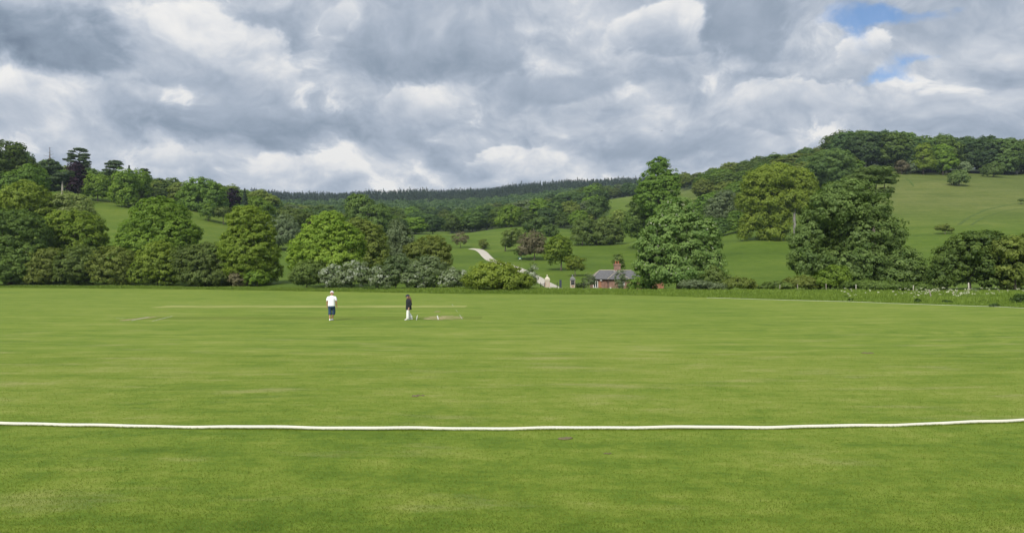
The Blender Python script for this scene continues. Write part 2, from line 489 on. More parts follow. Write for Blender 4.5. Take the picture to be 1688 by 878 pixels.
def lawn_mat():
    m, g, out = new_mat('mown_lawn')
    tc = g.node('ShaderNodeTexCoord')
    o = tc.outputs['Object']
    x, y, z = g.sep(o)
    # mowing swathes follow the ground's oval, so the bands bend gently
    bend = g.m('POWER', x * 0.02, 2.0) * -3.0 + g.noise(o, 0.03, 2, 0.5) * 5.0
    row = y + bend
    streak = g.noise(g.xyz(x * 0.10, row * 0.55, 0.0), 1.0, 6, 0.66)
    streak2 = g.noise(g.xyz(x * 0.30 + 9.0, row * 1.25, 3.0), 1.0, 6, 0.68)
    big = g.noise(o, 0.05, 3, 0.5)
    patch = g.noise(o, 0.55, 5, 0.62)
    fine = g.noise(o, 9.0, 6, 0.7)
    grain = g.noise(o, 55.0, 4, 0.7)
    bend2 = g.m('SQRT', g.m('POWER', x - 8.0, 2.0) + g.m('POWER', y - 40.0, 2.0) * 1.7)
    arc = g.noise(g.xyz(bend2 * 1.3, g.m('ARCTAN2', y - 40.0, x - 8.0) * 3.0, 7.0), 1.0, 5, 0.66)
    arcs = (arc - 0.5) * g.smooth(x, 2.0, 22.0)
    streak3 = g.noise(g.xyz(x * 0.85 + 4.0, row * 2.8, 1.0), 1.0, 6, 0.72)
    mott = g.noise(g.xyz(x * 0.9, y * 0.9, 2.0), 1.0, 6, 0.66)
    clump = g.noise(o, 3.2, 5, 0.66)
    near = g.smooth(y, 26.0, 13.0)
    f = 0.54 + (streak - 0.5) * (0.95 - near * 0.35) + (streak2 - 0.5) * (0.85 - near * 0.3) + (streak3 - 0.5) * 0.75 + arcs * 0.7 + (big - 0.5) * 0.5 + (patch - 0.5) * 0.40 + (mott - 0.5) * (0.30 + near * 0.75) + (clump - 0.5) * (0.25 + near * 0.35) + (fine - 0.5) * 0.5 + (grain - 0.5) * 0.45
    # uncut to the player's side of the rope the grass is drier, outside it lusher
    f = f - g.smooth(y, 15.2, 12.6) * 0.05
    belt = g.smooth(y, 14.0, 17.0) * g.smooth(y, 46.0, 24.0)
    f = f + belt * 0.07
    col = g.ramp(g.clamp(f), [(0.0, (0.062, 0.118, 0.009)), (0.32, (0.108, 0.174, 0.016)), (0.52, (0.150, 0.213, 0.022)), (0.74, (0.204, 0.252, 0.038)), (1.0, (0.270, 0.288, 0.080))])
    # dry, thin straw patches
    dry = g.smooth(g.noise(g.xyz(x * 0.28, row * 0.9, 5.0), 1.0, 5, 0.65) + (grain - 0.5) * 0.25 + belt * 0.05, 0.57, 0.76)
    col = g.mix(dry * 0.45, col, (0.34, 0.31, 0.13))
    # the bare cut strips of the wickets on the square
    p = g.node('ShaderNodeBsdfPrincipled')
    g.put(p.inputs['Base Color'], col)
    p.inputs['Roughness'].default_value = 0.85
    p.inputs['Specular IOR Level'].default_value = 0.15
    bn = g.node('ShaderNodeBump')
    bn.inputs['Strength'].default_value = 0.35
    bn.inputs['Distance'].default_value = 0.03
    g.put(bn.inputs['Height'], fine + grain * 0.8)
    m.node_tree.links.new(bn.outputs[0], p.inputs['Normal'])
    m.node_tree.links.new(p.outputs[0], out.inputs[0])
    return m

def meadow_mat():
    m, g, out = new_mat('pasture')
    tc = g.node('ShaderNodeTexCoord')
    o = tc.outputs['Object']
    x, y, z = g.sep(o)
    big = g.noise(o, 0.008, 4, 0.55)
    mid = g.noise(o, 0.05, 6, 0.62)
    fine = g.noise(o, 0.5, 6, 0.7)
    # sheep walks and slight terraces run along the contours
    ter = g.noise(g.xyz(x * 0.01, y * 0.012, z * 0.55), 1.0, 4, 0.6)
    f = 0.5 + (big - 0.5) * 1.1 + (mid - 0.5) * 0.9 + (fine - 0.5) * 0.9 + (ter - 0.5) * 0.8
    valley = g.ramp(g.clamp(f), [(0.0, (0.046, 0.086, 0.009)), (0.5, (0.088, 0.140, 0.015)), (1.0, (0.150, 0.192, 0.030))])
    chalk = g.ramp(g.clamp(f), [(0.0, (0.060, 0.084, 0.019)), (0.5, (0.102, 0.132, 0.028)), (1.0, (0.168, 0.184, 0.052))])
    high = g.smooth(x, 70.0, 150.0) * g.smooth(z, 12.0, 40.0)
    col = g.mix(high, valley, chalk)
    fl = g.node('ShaderNodeAttribute', attribute_name='woodfloor')
    col = g.mix(g.clamp(Ex(g, fl.outputs['Fac']) * g.smooth(mid, 0.25, 0.5)), col, g.ramp(fine, [(0.25, (0.022, 0.032, 0.012)), (0.7, (0.050, 0.068, 0.022))]))
    p = g.node('ShaderNodeBsdfPrincipled')
    g.put(p.inputs['Base Color'], col)
    p.inputs['Roughness'].default_value = 0.9
    p.inputs['Specular IOR Level'].default_value = 0.1
    bn = g.node('ShaderNodeBump')
    bn.inputs['Strength'].default_value = 0.7
    bn.inputs['Distance'].default_value = 0.25
    g.put(bn.inputs['Height'], fine)
    m.node_tree.links.new(bn.outputs[0], p.inputs['Normal'])
    m.node_tree.links.new(p.outputs[0], out.inputs[0])
    return m

def strip_mat(name, col, col2, amount, scale=(0.5, 2.0)):
    """worn or close-cut turf with ragged patches"""
    m, g, out = new_mat(name)
    tc = g.node('ShaderNodeTexCoord')
    x, y, z = g.sep(tc.outputs['Object'])
    n = g.noise(g.xyz(x * scale[0], y * scale[1], 0.0), 1.0, 6, 0.65)
    fine = g.noise(tc.outputs['Object'], 12.0, 4, 0.7)
    c = g.mix(g.clamp(g.smooth(n + (fine - 0.5) * 0.3, 0.38, 0.66) * amount), col, col2)
    p = g.node('ShaderNodeBsdfPrincipled')
    g.put(p.inputs['Base Color'], c)
    p.inputs['Roughness'].default_value = 0.9
    p.inputs['Specular IOR Level'].default_value = 0.1
    m.node_tree.links.new(p.outputs[0], out.inputs[0])
    return m

# ------------------------------------------------------------------ terrain
# per bearing (photo column): ground heights as (distance, the photo row where that ground lies)
TABLE = {
    0: [(160, 471), (200, 441), (330, 335), (420, 300), (700, 285), (1200, 300), (1800, 300)],
    200: [(152, 472), (200, 442), (280, 375), (350, 335), (450, 312), (700, 310), (1200, 315), (1800, 310)],
    400: [(142, 474), (200, 447), (300, 400), (380, 364), (500, 345), (800, 340), (1300, 333), (1800, 325)],
    480: [(132, 475), (200, 450), (260, 425), (300, 410), (400, 385), (600, 372), (900, 360), (1300, 343), (1800, 332)],
    620: [(126, 476), (200, 455), (300, 420), (390, 393), (600, 378), (900, 360), (1300, 343), (1800, 329)],
    750: [(112, 478), (170, 463), (250, 437), (350, 402), (430, 385), (500, 385), (600, 380), (900, 362), (1300, 342), (1800, 326)],
    860: [(112, 478), (160, 470), (250, 434), (350, 398), (430, 374), (500, 373), (600, 370), (900, 352), (1300, 333), (1800, 318)],
    1000: [(110, 479), (155, 477), (200, 458), (250, 436), (330, 404), (420, 386), (500, 370), (600, 345), (680, 331), (900, 330), (1300, 320), (1800, 309)],
    1120: [(108, 480), (140, 478), (200, 446), (250, 424), (350, 388), (450, 350), (550, 325), (650, 312), (900, 318), (1300, 315), (1800, 305)],
    1250: [(103, 480), (140, 476), (200, 442), (270, 395), (350, 370), (430, 330), (500, 303), (600, 288), (900, 295), (1300, 300), (1800, 300)],
    1400: [(100, 480), (140, 474), (200, 440), (300, 380), (400, 320), (500, 280), (600, 268), (900, 290), (1800, 300)],
    1520: [(95, 482), (140, 470), (200, 436), (300, 372), (400, 318), (470, 290), (540, 279), (700, 280), (1800, 300)],
    1688: [(90, 483), (140, 466), (200, 428), (300, 366), (400, 316), (460, 294), (540, 284), (700, 285), (1800, 300)],
}
TABLE[-500] = TABLE[0]
TABLE[2200] = TABLE[1688]
EDGE_U = np.array([-1200, -500, 0, 250, 500, 750, 850, 1000, 1100, 1175, 1300, 1400, 1500, 1600, 1688, 2000, 2600, 3600], float)
EDGE_Y = np.array([150, 152, 150, 139, 121, 106, 104.5, 101.5, 95, 88.6, 81.6, 77.2, 71.3, 67.3, 62.9, 51, 36, 22], float)
def edge_at(u): return np.interp(u, EDGE_U, EDGE_Y)

def pchip(x, y, xs):
    x, y = np.asarray(x, float), np.asarray(y, float)
    h = np.diff(x); dl = np.diff(y) / h
    d = np.zeros_like(y)
    for i in range(1, len(x) - 1):
        if dl[i - 1] * dl[i] > 0:
            w1, w2 = 2 * h[i] + h[i - 1], h[i] + 2 * h[i - 1]
            d[i] = (w1 + w2) / (w1 / dl[i - 1] + w2 / dl[i])
    d[0], d[-1] = dl[0], dl[-1]
    i = np.clip(np.searchsorted(x, xs) - 1, 0, len(x) - 2)
    t = np.clip((xs - x[i]) / h[i], 0, 1)
    return ((1 + 2 * t) * (1 - t) ** 2 * y[i] + t * (1 - t) ** 2 * h[i] * d[i] + t * t * (3 - 2 * t) * y[i + 1] + t * t * (t - 1) * h[i] * d[i + 1])

TU = np.arange(-500, 2201, 20.0)
TY = np.arange(0, 3001, 4.0)
def _table():
    us = sorted(TABLE)
    cols = []
    for u in us:
        e = float(edge_at(u))
        pts = [(0.0, 0.0), (e * 0.6, 0.0), (e, 0.0)]
        for Y, py in TABLE[u]:
            if Y > e + 1.5: pts.append((Y, CAM_Z + (450.0 - py) / F * Y))
        pts.append((3200.0, pts[-1][1] * 0.7))
        cols.append(pchip([p[0] for p in pts], [p[1] for p in pts], TY))
    cols = np.array(cols)
    return np.array([pchip(us, cols[:, j], TU) for j in range(len(TY))]).T
TZ = _table()

def ground(x, Y):
    x, Y = np.asarray(x, float), np.asarray(Y, float)
    Yc = np.clip(Y, 1.0, 2999.0)
    u = np.clip(844 + F * x / Yc, -499.0, 2199.0)
    a = (u + 500) / 20.0; i = a.astype(int); a = a - i
    b = Yc / 4.0; j = b.astype(int); b = b - j
    j2 = np.minimum(j + 1, len(TY) - 1); i2 = np.minimum(i + 1, len(TU) - 1)
    z = (TZ[i, j] * (1 - a) + TZ[i2, j] * a) * (1 - b) + (TZ[i, j2] * (1 - a) + TZ[i2, j2] * a) * b
    w = np.clip((Yc - 165) / 60, 0, 1)
    return z + w * (0.35 * np.sin(x * 0.11 + 1.3 * np.sin(Yc * 0.05)) * np.sin(Yc * 0.09 + 0.7) + 0.5 * np.sin(x * 0.031 + 2) * np.sin(Yc * 0.027))

def gz(x, Y): return float(ground(x, Y))

def pick(px, py, y0=60.0):
    """the point of the ground seen at a pixel of the photograph"""
    Y = y0
    while Y < 2500:
        p = at(px, py, Y)
        if p.z <= gz(p.x, Y): return Vector((p.x, Y, gz(p.x, Y)))
        Y += max(0.5, Y * 0.004)
    return None

def build_terrain():
    s = np.linspace(-1, 1, 301)
    rows = np.concatenate([np.linspace(-60, 60, 13)[:-1], np.arange(60, 300, 2.0), np.arange(300, 600, 4.0), np.arange(600, 1200, 12.0), np.arange(1200, 3001, 60.0)])
    S, R = np.meshgrid(s, rows)
    X = S * (90 + 1.0 * np.maximum(R, 0))
    Zg = ground(X, np.maximum(R, 1.0))
    U = 844 + F * X / np.maximum(R, 1.0)
    inside = R < edge_at(U) + 0.5
    Zg = np.where(inside, -0.06, Zg)
    me = grid_mesh('hills', np.stack([X, R, Zg], -1), meadow_mat())
    o = link(bpy.data.objects.new('hills', me)); tag(o, kind='structure')
    # the flat mown outfield: one sheet 4 mm and more above the soil
    pts = [(float((u - 844) / F * e), float(e)) for u, e in zip(np.linspace(-1200, 3600, 160), edge_at(np.linspace(-1200, 3600, 160)))]
    pts += [(52.0, 8.0), (52.0, -45.0), (-250.0, -45.0)]
    me = bpy.data.meshes.new('field')
    me.from_pydata([(p[0], p[1], 0.0) for p in pts], [], [tuple(range(len(pts) - 1, -1, -1))])
    me.materials.append(lawn_mat())
    me.update()
    if me.polygons[0].normal.z < 0: me.flip_normals()
    o = link(bpy.data.objects.new('field', me)); tag(o, kind='structure')
build_terrain()

def sheet(name, pts, z, mat):
    me = bpy.data.meshes.new(name)
    me.from_pydata([(p[0], p[1], z) for p in pts], [], [tuple(range(len(pts)))])
    me.materials.append(mat); me.update()
    if me.polygons[0].normal.z < 0: me.flip_normals()
    return tag(link(bpy.data.objects.new(name, me)), kind='structure')

def flat(px, py):
    """point of the level field under a pixel"""
    d = at(px, py, 1.0) - Vector((0, 0, CAM_Z))
    k = -CAM_Z / d.z
    return (d.x * k, d.y * k)

def ragged(x0, x1, y0, y1, seed, n=40, amp=0.25):
    r = random.Random(seed)
    top = [(x0 + (x1 - x0) * i / n, y1 + r.uniform(-amp, amp) * 0.4) for i in range(n + 1)]
    bot = [(x0 + (x1 - x0) * i / n, y0 + r.uniform(-amp, amp) * 0.4) for i in range(n, -1, -1)]
    return top + bot

def build_square():
    """the wickets: strips, creases and worn ends, on the level field"""
    a, b = flat(265, 505), flat(788, 505)
    sheet('pitch_strip', ragged(a[0], b[0] - 1, a[1] - 2.2, a[1] + 2.2, 1, 60, 0.5), 0.006, strip_mat('cut_strip', (0.200, 0.245, 0.045), (0.34, 0.34, 0.115), 1.0, (0.25, 1.6)))
    a, b = flat(215, 524.5), flat(795, 523)
    y = 0.5 * (a[1] + b[1])
    sheet('pitch_turf', ragged(a[0], b[0], y - 1.7, y + 1.7, 2, 60, 0.3), 0.005, strip_mat('worn_turf', (0.118, 0.178, 0.018), (0.20, 0.215, 0.05), 0.6, (0.3, 1.4)))
    def worn(px0, px1, py0, py1, seed, amt, z):
        q0, q1 = flat(px0, py1), flat(px1, py0)
        r = random.Random(seed)
        cx, cy = (q0[0] + q1[0]) / 2, (q0[1] + q1[1]) / 2
        rx, ry = abs(q1[0] - q0[0]) / 2, abs(q1[1] - q0[1]) / 2
        pts = []
        for i in range(48):
            t = 2 * math.pi * i / 48
            k = 1 + r.uniform(-0.2, 0.2)
            pts.append((cx + rx * k * math.cos(t), cy + ry * k * math.sin(t)))
        sheet('worn_turf', pts, z, strip_mat('bare_patch', (0.17, 0.20, 0.045), (0.42, 0.33, 0.19), amt, (1.2, 2.6)))
    worn(693, 768, 520.5, 527, 3, 0.75, 0.010)
    worn(722, 738, 522, 526, 4, 1.0, 0.014)
    worn(212, 248, 521.5, 528.5, 5, 0.8, 0.010)
    worn(714, 728, 512.5, 514.5, 6, 0.8, 0.010)
    worn(262, 276, 512.5, 514.5, 7, 0.7, 0.010)
    def crease(p, q, w=0.05, mat=M['line_paint']):
        a, b = Vector((*flat(*p), 0)), Vector((*flat(*q), 0))
        d = (b - a).normalized(); n = Vector((-d.y, d.x, 0)) * w
        sheet('crease_line', [a - n, a + n, b + n, b - n], 0.020, mat)
    crease((686.5, 527.5), (688.0, 519.8), 0.020)
    crease((722.5, 526.6), (720.8, 520.2), 0.030)
    crease((761.8, 526), (757.6, 518.8), 0.009)
    crease((754, 514.5), (751.5, 510.5), 0.006)
    crease((747.5, 504.8), (745, 501.5), 0.008)
    crease((250.5, 529.5), (284.5, 521.2), 0.018)
    crease((217, 528.5), (245, 522.6), 0.025)
    crease((191, 524.9), (206, 524.2), 0.03)
build_square()

def build_drive():
    """the pale gravel drive that climbs from the gate into the park"""
    px = [(934, 478.6), (922, 476.0), (905, 470.0), (888, 461.0), (868, 450.0), (850, 441.8), (832, 435.8), (817, 431.8), (808, 428.0), (801, 422.0), (796, 416.5), (789, 412.3), (777, 410.3)]
    P = [Vector(pick(*p)) for p in px]
    # smooth by Catmull-Rom
    Q = []
    for i in range(len(P) - 1):
        p0, p1, p2, p3 = P[max(i - 1, 0)], P[i], P[i + 1], P[min(i + 2, len(P) - 1)]
        for k in range(14):
            t = k / 14
            Q.append(0.5 * ((2 * p1) + (p2 - p0) * t + (2 * p0 - 5 * p1 + 4 * p2 - p3) * t * t + (3 * p1 - p0 - 3 * p2 + p3) * t ** 3))
    Q.append(P[-1])
    rows = []
    for i, q in enumerate(Q):
        d = Q[min(i + 1, len(Q) - 1)] - Q[max(i - 1, 0)]
        n = Vector((-d.y, d.x, 0)).normalized()
        w = 1.65
        rows.append([(q.x + n.x * w * s, q.y + n.y * w * s, gz(q.x + n.x * w * s, q.y + n.y * w * s) + 0.13 - 0.08 * abs(s) ** 3) for s in (-1, -0.6, -0.2, 0.2, 0.6, 1)])
    me = grid_mesh('road', np.array(rows), plain('gravel', (0.47, 0.43, 0.35), 0.95, 0.22, 0.9, bump=0.3))
    tag(link(bpy.data.objects.new('road', me)), kind='structure')
build_drive()

def build_track(px, w, seed):
    """a faint tractor track worn into the hillside: two ruts"""
    P = [Vector(pick(*p)) for p in px]
    rows = []
    r = random.Random(seed)
    for i in range(len(P) - 1):
        n = 24
        for k in range(n):
            q = P[i].lerp(P[i + 1], k / n)
            d = (P[min(i + 1, len(P) - 1)] - P[i]); nn = Vector((-d.y, d.x, 0)).normalized()
            ww = w * r.uniform(0.55, 1.25)
            rows.append([(q.x + nn.x * ww * s, q.y + nn.y * ww * s, gz(q.x + nn.x * ww * s, q.y + nn.y * ww * s) + 0.10 - 0.07 * abs(s)) for s in (-1, -0.3, 0.3, 1)])
    me = grid_mesh('path', np.array(rows), strip_mat('rutted_turf', (0.092, 0.134, 0.028), (0.066, 0.102, 0.022), 0.8, (0.3, 0.3)))
    tag(link(bpy.data.objects.new('path', me)), kind='structure')
build_track([(1700, 333), (1660, 338), (1625, 346), (1598, 358), (1580, 372)], 0.7, 1)
build_track([(1700, 342), (1655, 348), (1622, 358), (1600, 372)], 0.5, 2)
build_track([(1492, 293), (1500, 299), (1506, 308)], 0.6, 3)

# ------------------------------------------------------------------ trees
def norm_rows(a): return a / np.maximum(np.linalg.norm(a, axis=-1, keepdims=True), 1e-9)

def fib(n, rng):
    i = np.arange(n) + rng.random()
    ph = np.arccos(1 - 2 * ((i + 0.5) % n) / n); th = math.pi * (1 + 5 ** 0.5) * i
    d = np.stack([np.cos(th) * np.sin(ph), np.sin(th) * np.sin(ph), np.cos(ph)], -1)
    return norm_rows(d + rng.normal(0, 0.18, d.shape))

def leaf_quads(rng, pos, nrm, size, slim=0.8):
    n = len(pos)
    r = norm_rows(rng.normal(size=(n, 3)))
    t = norm_rows(np.cross(nrm, r)); b = np.cross(nrm, t)
    L = (size * rng.uniform(0.65, 1.35, n))[:, None] * 0.5
    W = L * slim
    k = nrm * L * rng.uniform(-0.35, 0.35, n)[:, None]       # a bend, so that no leaf is a flat card
    return np.stack([pos - t * L + k, pos + b * W, pos + t * L + k, pos - b * W], 1)

def crown_quads(rng, lobes, leaf, clump, cover=1.25, inner=0.30, flat=0.62, droop=0.0, base_cut=-0.75, spread=0.17, lobe_tint=0.10, holes=0.0):
    """foliage: leaves in clumps, clumps over the shells (and some inside) of the crown's limbs"""
    Vs, Ts = [], []
    for li, (c, r) in enumerate(lobes):
        c, r = np.array(c, float), np.array(r, float)
        p = 1.6
        A = 4 * math.pi * ((r[0] ** p * r[1] ** p + r[0] ** p * r[2] ** p + r[1] ** p * r[2] ** p) / 3) ** (1 / p)
        cl = min(clump, 0.55 * min(r[0], r[1], max(r[2], 0.3 * r[0])) + 0.25 * clump)
        nc = max(7, int(A / (math.pi * cl * cl * 0.60)))
        d = fib(nc, rng)
        rad = 1.04 - 0.26 * rng.random(nc) ** 1.6
        ni = int(nc * inner)
        d = np.concatenate([d, norm_rows(rng.normal(size=(ni, 3)))])
        rad = np.concatenate([rad, rng.uniform(0.25, 0.72, ni)])
        cp = c + d * rad[:, None] * r
        keep = (d[:, 2] > base_cut) | (rng.random(len(d)) < 0.35)
        if holes: keep &= rng.random(len(d)) > holes
        for lj, (c2, r2) in enumerate(lobes):
            if lj != li:
                q = (((cp - np.array(c2)) / np.array(r2)) ** 2).sum(1)
                keep &= q > 0.42
        cp, d = cp[keep], d[keep]
        if not len(cp): continue
        csz = cl * rng.uniform(0.55, 1.55, len(cp))
        ct = 0.5 + rng.normal(0, spread, len(cp)) + rng.normal(0, lobe_tint)
        nl = max(5, int(cover * math.pi * cl * cl / (0.42 * leaf * leaf)))
        n = nl * len(cp)
        ci = np.repeat(np.arange(len(cp)), nl)
        e = norm_rows(rng.normal(size=(n, 3)))
        # leaves sit on the clump's outer face more than on its back
        e = norm_rows(e + 0.45 * d[ci] + np.array([0, 0, 0.25]))
        rr = rng.random(n) ** 0.45
        off = e * rr[:, None] * csz[ci][:, None] * np.array([1, 1, flat])
        if droop: off[:, 2] -= droop * csz[ci] * rng.random(n) ** 2
        pos = cp[ci] + off
        nr = norm_rows(0.62 * e + 0.62 * d[ci] + np.array([0, 0, 0.25]) + 0.30 * rng.normal(size=(n, 3)))
        Vs.append(leaf_quads(rng, pos, nr, leaf))
        Ts.append(np.clip(ct[ci] + rng.normal(0, 0.08, n), 0, 1))
    return np.concatenate(Vs), np.concatenate(Ts)

def trunk_mb(rng, height, lobes, r0, lean=0.0, limbs=5, fork=0.45, foot=True):
    """a tapered trunk with a root flare, and limbs that reach into the crown"""
    mb = MB()
    hs = np.linspace(0, 1, 7)
    wob = rng.normal(0, 0.02 * height, (7, 2)); wob[0] = 0
    pts = [(lean * h * height + wob[i, 0] * h, wob[i, 1] * h, h * height - (0.3 if i == 0 else 0)) for i, h in enumerate(hs)]
    rad = [r0 * (1.45 if i == 0 and foot else 1) * (1 - 0.72 * h) for i, h in enumerate(hs)]
    mb.tube(pts, rad, 8)
    order = sorted(range(len(lobes)), key=lambda i: -max(lobes[i][1]))[:limbs]
    for i in order:
        c = Vector(lobes[i][0])
        s = Vector(pts[2 if c.z < height * 0.75 else 4])
        m = (s + c) * 0.5 + Vector((rng.normal(0, 0.05 * height), rng.normal(0, 0.05 * height), -0.03 * height))
        mb.tube([s, m, c], [r0 * 0.45, r0 * 0.3, r0 * 0.1], 6)
    return mb

_seed = [100]
def make_tree(name, label, cat, Y=None, base=None, lobes=(), pal='green', leaf=None, clump=None, bark='bark', trunk=None, group=None, base_px=None,
              depth=1.0, dy0=0.0, cover=1.25, inner=0.30, droop=0.0, flat=0.62, spread=0.17, candles=0, limbs=5, shrub=False, holes=0.0, base_cut=-0.75, slim=None, jitter=0.35):
    """a tree given by the outline of its limbs in the photograph, built at its distance in real size"""
    _seed[0] += 1
    rng = np.random.default_rng(_seed[0])
    if Y is None:
        p = pick(*base); Y = p.y; bx = p.x
    else:
        cx = base_px if base_px is not None else sum(l[0] * l[2] for l in lobes) / sum(l[2] for l in lobes)
        bx = at(cx, 450, Y).x
    bz = gz(bx, Y)
    s = Y / F
    L = []
    for l in lobes:
        c = at(l[0], l[1], Y)
        cl_ = clump or max(0.62, (leaf or max(0.28, Y / F * 1688 / 1024 * 1.55)) * 2.1)
        rx, rz = max(l[2] * s - 0.30 * cl_, l[2] * s * 0.7), max(l[3] * s - 0.20 * cl_, l[3] * s * 0.7)
        ry = max(rx, rz) * depth if not shrub else rx * depth
        dy = dy0 + (rng.uniform(-jitter, jitter) * ry if len(lobes) > 2 else 0.0)
        L.append(((c.x - bx, dy, c.z - bz), (rx, ry, rz)))
    root = empty(name, (bx, Y, bz), 0, label, cat, group)
    px_m = Y / F * 1688 / 1024
    leaf = leaf or max(0.28, px_m * 1.55)
    clump = clump or max(0.62, leaf * 2.1)
    V, T = crown_quads(rng, L, leaf, clump, cover, inner, flat, droop, base_cut, spread, holes=holes)
    if shrub:      # nothing of a bush hangs below the soil
        lowest = V[:, :, 2].min(1); k = lowest > -0.25; V, T = V[k], T[k]
    link(bpy.data.objects.new('foliage' if shrub else 'crown', quads_mesh('foliage' if shrub else 'crown', V, M[pal], T)), root)
    top = max(c[2] + r[2] for c, r in L)
    if shrub:
        mb = MB()
        mb.tube([(0, 0, -0.15), (0.05, 0.02, top * 0.25), (L[0][0][0] * 0.5, L[0][0][1] * 0.5, top * 0.65)], [0.09, 0.07, 0.02], 7)
        mb.build('stem', M[bark], root)
    else:
        mid = sum(c[2] for c, r in L) / len(L)
        h = trunk or (mid + 0.35 * (top - mid))
        trunk_mb(rng, h, L, max(0.14, 0.026 * top), limbs=limbs).build('trunk', M[bark], root)
    if candles:
        Vc, Tc = [], []
        for c, r in L:
            d = fib(candles, rng); d = d[d[:, 2] > -0.25]
            pos = np.array(c) + d * np.array(r) * rng.uniform(0.93, 1.05, len(d))[:, None]
            n = 7
            ci = np.repeat(np.arange(len(d)), n)
            off = rng.normal(0, 0.09, (len(ci), 3)); off[:, 2] = rng.uniform(0, 0.38, len(ci))
            off[:, :2] *= (1.2 - 2.2 * off[:, 2:3])
            Vc.append(leaf_quads(rng, pos[ci] + off, norm_rows(rng.normal(size=(len(ci), 3))), 0.22))
            Tc.append(rng.random(len(ci)))
        link(bpy.data.objects.new('blossom', quads_mesh('blossom', np.concatenate(Vc), M['blossom'], np.concatenate(Tc))), root)
    return root

T = make_tree
def shrub(label, Y, lobes, pal, cat='shrub', name='shrub', **kw):
    return make_tree(name, label, cat, Y=Y, lobes=lobes, pal=pal, shrub=True, **kw)

# --- along the far edge of the field, left of the lodge ---
T('broadleaf_tree', 'dark green dense tree at the left end of the hedge by the field', 'tree', 160, lobes=[(18, 395, 52, 50), (48, 432, 34, 36), (-5, 372, 45, 28), (14, 446, 58, 24)], pal='dark')
T('broadleaf_tree', 'fresh yellow-green round tree rising behind the dark tree at the left', 'tree', 190, lobes=[(48, 328, 36, 28), (28, 352, 40, 36), (66, 350, 30, 32)], pal='fresh')
T('broadleaf_tree', 'pale feathery yellow-green tree right of the fresh round one, behind the hedge', 'tree', 196, lobes=[(115, 348, 38, 30), (94, 342, 24, 20), (132, 372, 34, 34)], pal='pale')
T('broadleaf_tree', 'yellow-green spreading tree above brown hedge, in front of the pale feathery tree', 'tree', 172, lobes=[(118, 384, 48, 38), (98, 376, 33, 30), (142, 400, 36, 36), (90, 412, 28, 28)], pal='lime')
T('broadleaf_tree', 'broad dome-shaped green tree above the hedge, left of the tall oval lime', 'tree', 168, lobes=[(262, 366, 46, 42), (232, 390, 42, 36), (296, 390, 34, 32), (314, 384, 19, 14), (256, 410, 60, 30)], pal='green')
T('lime_tree', 'tall oval yellow-green lime tree with foliage down to the field edge', 'tree', 150, lobes=[(410, 384, 38, 44), (404, 362, 26, 24), (416, 420, 46, 44), (426, 444, 38, 25), (384, 408, 26, 32)], pal='lime')
T('lime_tree', 'broad yellow-green lime tree with tiered boughs behind the white-flowered bushes', 'tree', 136, lobes=[(540, 384, 40, 32), (520, 410, 42, 30), (566, 404, 36, 36), (586, 396, 12, 11), (500, 430, 26, 20), (556, 430, 46, 24), (544, 364, 24, 16)], pal='lime')
T('broadleaf_tree', 'dull olive tree close behind the broad tiered lime, on its right', 'tree', 152, lobes=[(602, 394, 32, 30), (614, 422, 30, 28), (590, 376, 20, 16)], pal='olive')
T('birch_tree', 'slender drooping birch with thin foliage left of the dome-shaped bush', 'tree', 172, lobes=[(655, 384, 15, 24), (649, 406, 13, 18), (668, 400, 15, 24), (660, 424, 20, 20)], pal='grey', bark='bark_pale', droop=1.6, holes=0.15, leaf=0.36, clump=0.8)
T('broadleaf_tree', 'low dome-shaped olive tree right of the birch, behind white-flowered bushes', 'tree', 154, lobes=[(712, 414, 31, 26), (690, 418, 26, 20), (724, 428, 22, 22)], pal='olive', leaf=0.3, clump=0.8)

shrub('olive-brown hedge bush next to the dark tree at the left edge', 158, [(84, 440, 34, 32), (70, 458, 26, 14)], 'olive')
shrub('brownish hedge bush under the yellow-green spreading tree', 157, [(134, 438, 40, 32), (118, 456, 26, 16)], 'brown')
shrub('dark olive hedge bush left of the yellow-green bush', 156, [(188, 440, 40, 34), (208, 452, 28, 20)], 'olive')
shrub('bright yellow-green bush in the hedge below the dome-shaped tree', 154, [(258, 432, 32, 34), (240, 450, 24, 20), (280, 446, 24, 24)], 'fresh')
shrub('wide brown-green bush in the hedge left of the tall oval lime', 152, [(342, 432, 42, 32), (312, 430, 28, 28), (376, 440, 28, 30), (346, 456, 54, 16)], 'brown')
shrub('small pale brown bush at the foot of the tall oval lime', 146, [(394, 460, 16, 12)], 'twig')
shrub('small green bush at the foot of the tall oval lime, beside the brown one', 146, [(424, 458, 22, 13)], 'green')
shrub('low brown-green bush at the left foot of the broad tiered lime', 130, [(511, 450, 30, 20), (498, 458, 22, 13)], 'brown')
HG = dict(name='hawthorn_bush', cat='bush', leaf=0.28, clump=0.6)
shrub('leftmost white-flowered hawthorn bush, beside the brown-green bush', 128, [(548, 455, 20, 19)], 'hawthorn', **HG)
shrub('white-flowered hawthorn bush below the broad tiered lime', 127, [(585, 451, 25, 21), (570, 460, 16, 12)], 'hawthorn', **HG)
shrub('greenish low hawthorn bush between two whiter ones, below the olive tree', 126, [(622, 456, 23, 18)], 'hawthorn', **HG)
shrub('tall white-flowered hawthorn bush below the drooping birch', 124, [(660, 446, 30, 25), (640, 458, 20, 16)], 'hawthorn', **HG)
shrub('large green hawthorn bush with white sprays below the dome-shaped olive tree', 122, [(705, 448, 34, 26), (690, 460, 28, 15)], 'hawthorn', **HG)
shrub('small white-flecked hawthorn bush against the round olive-yellow bush', 119, [(748, 459, 24, 17)], 'hawthorn', **HG)
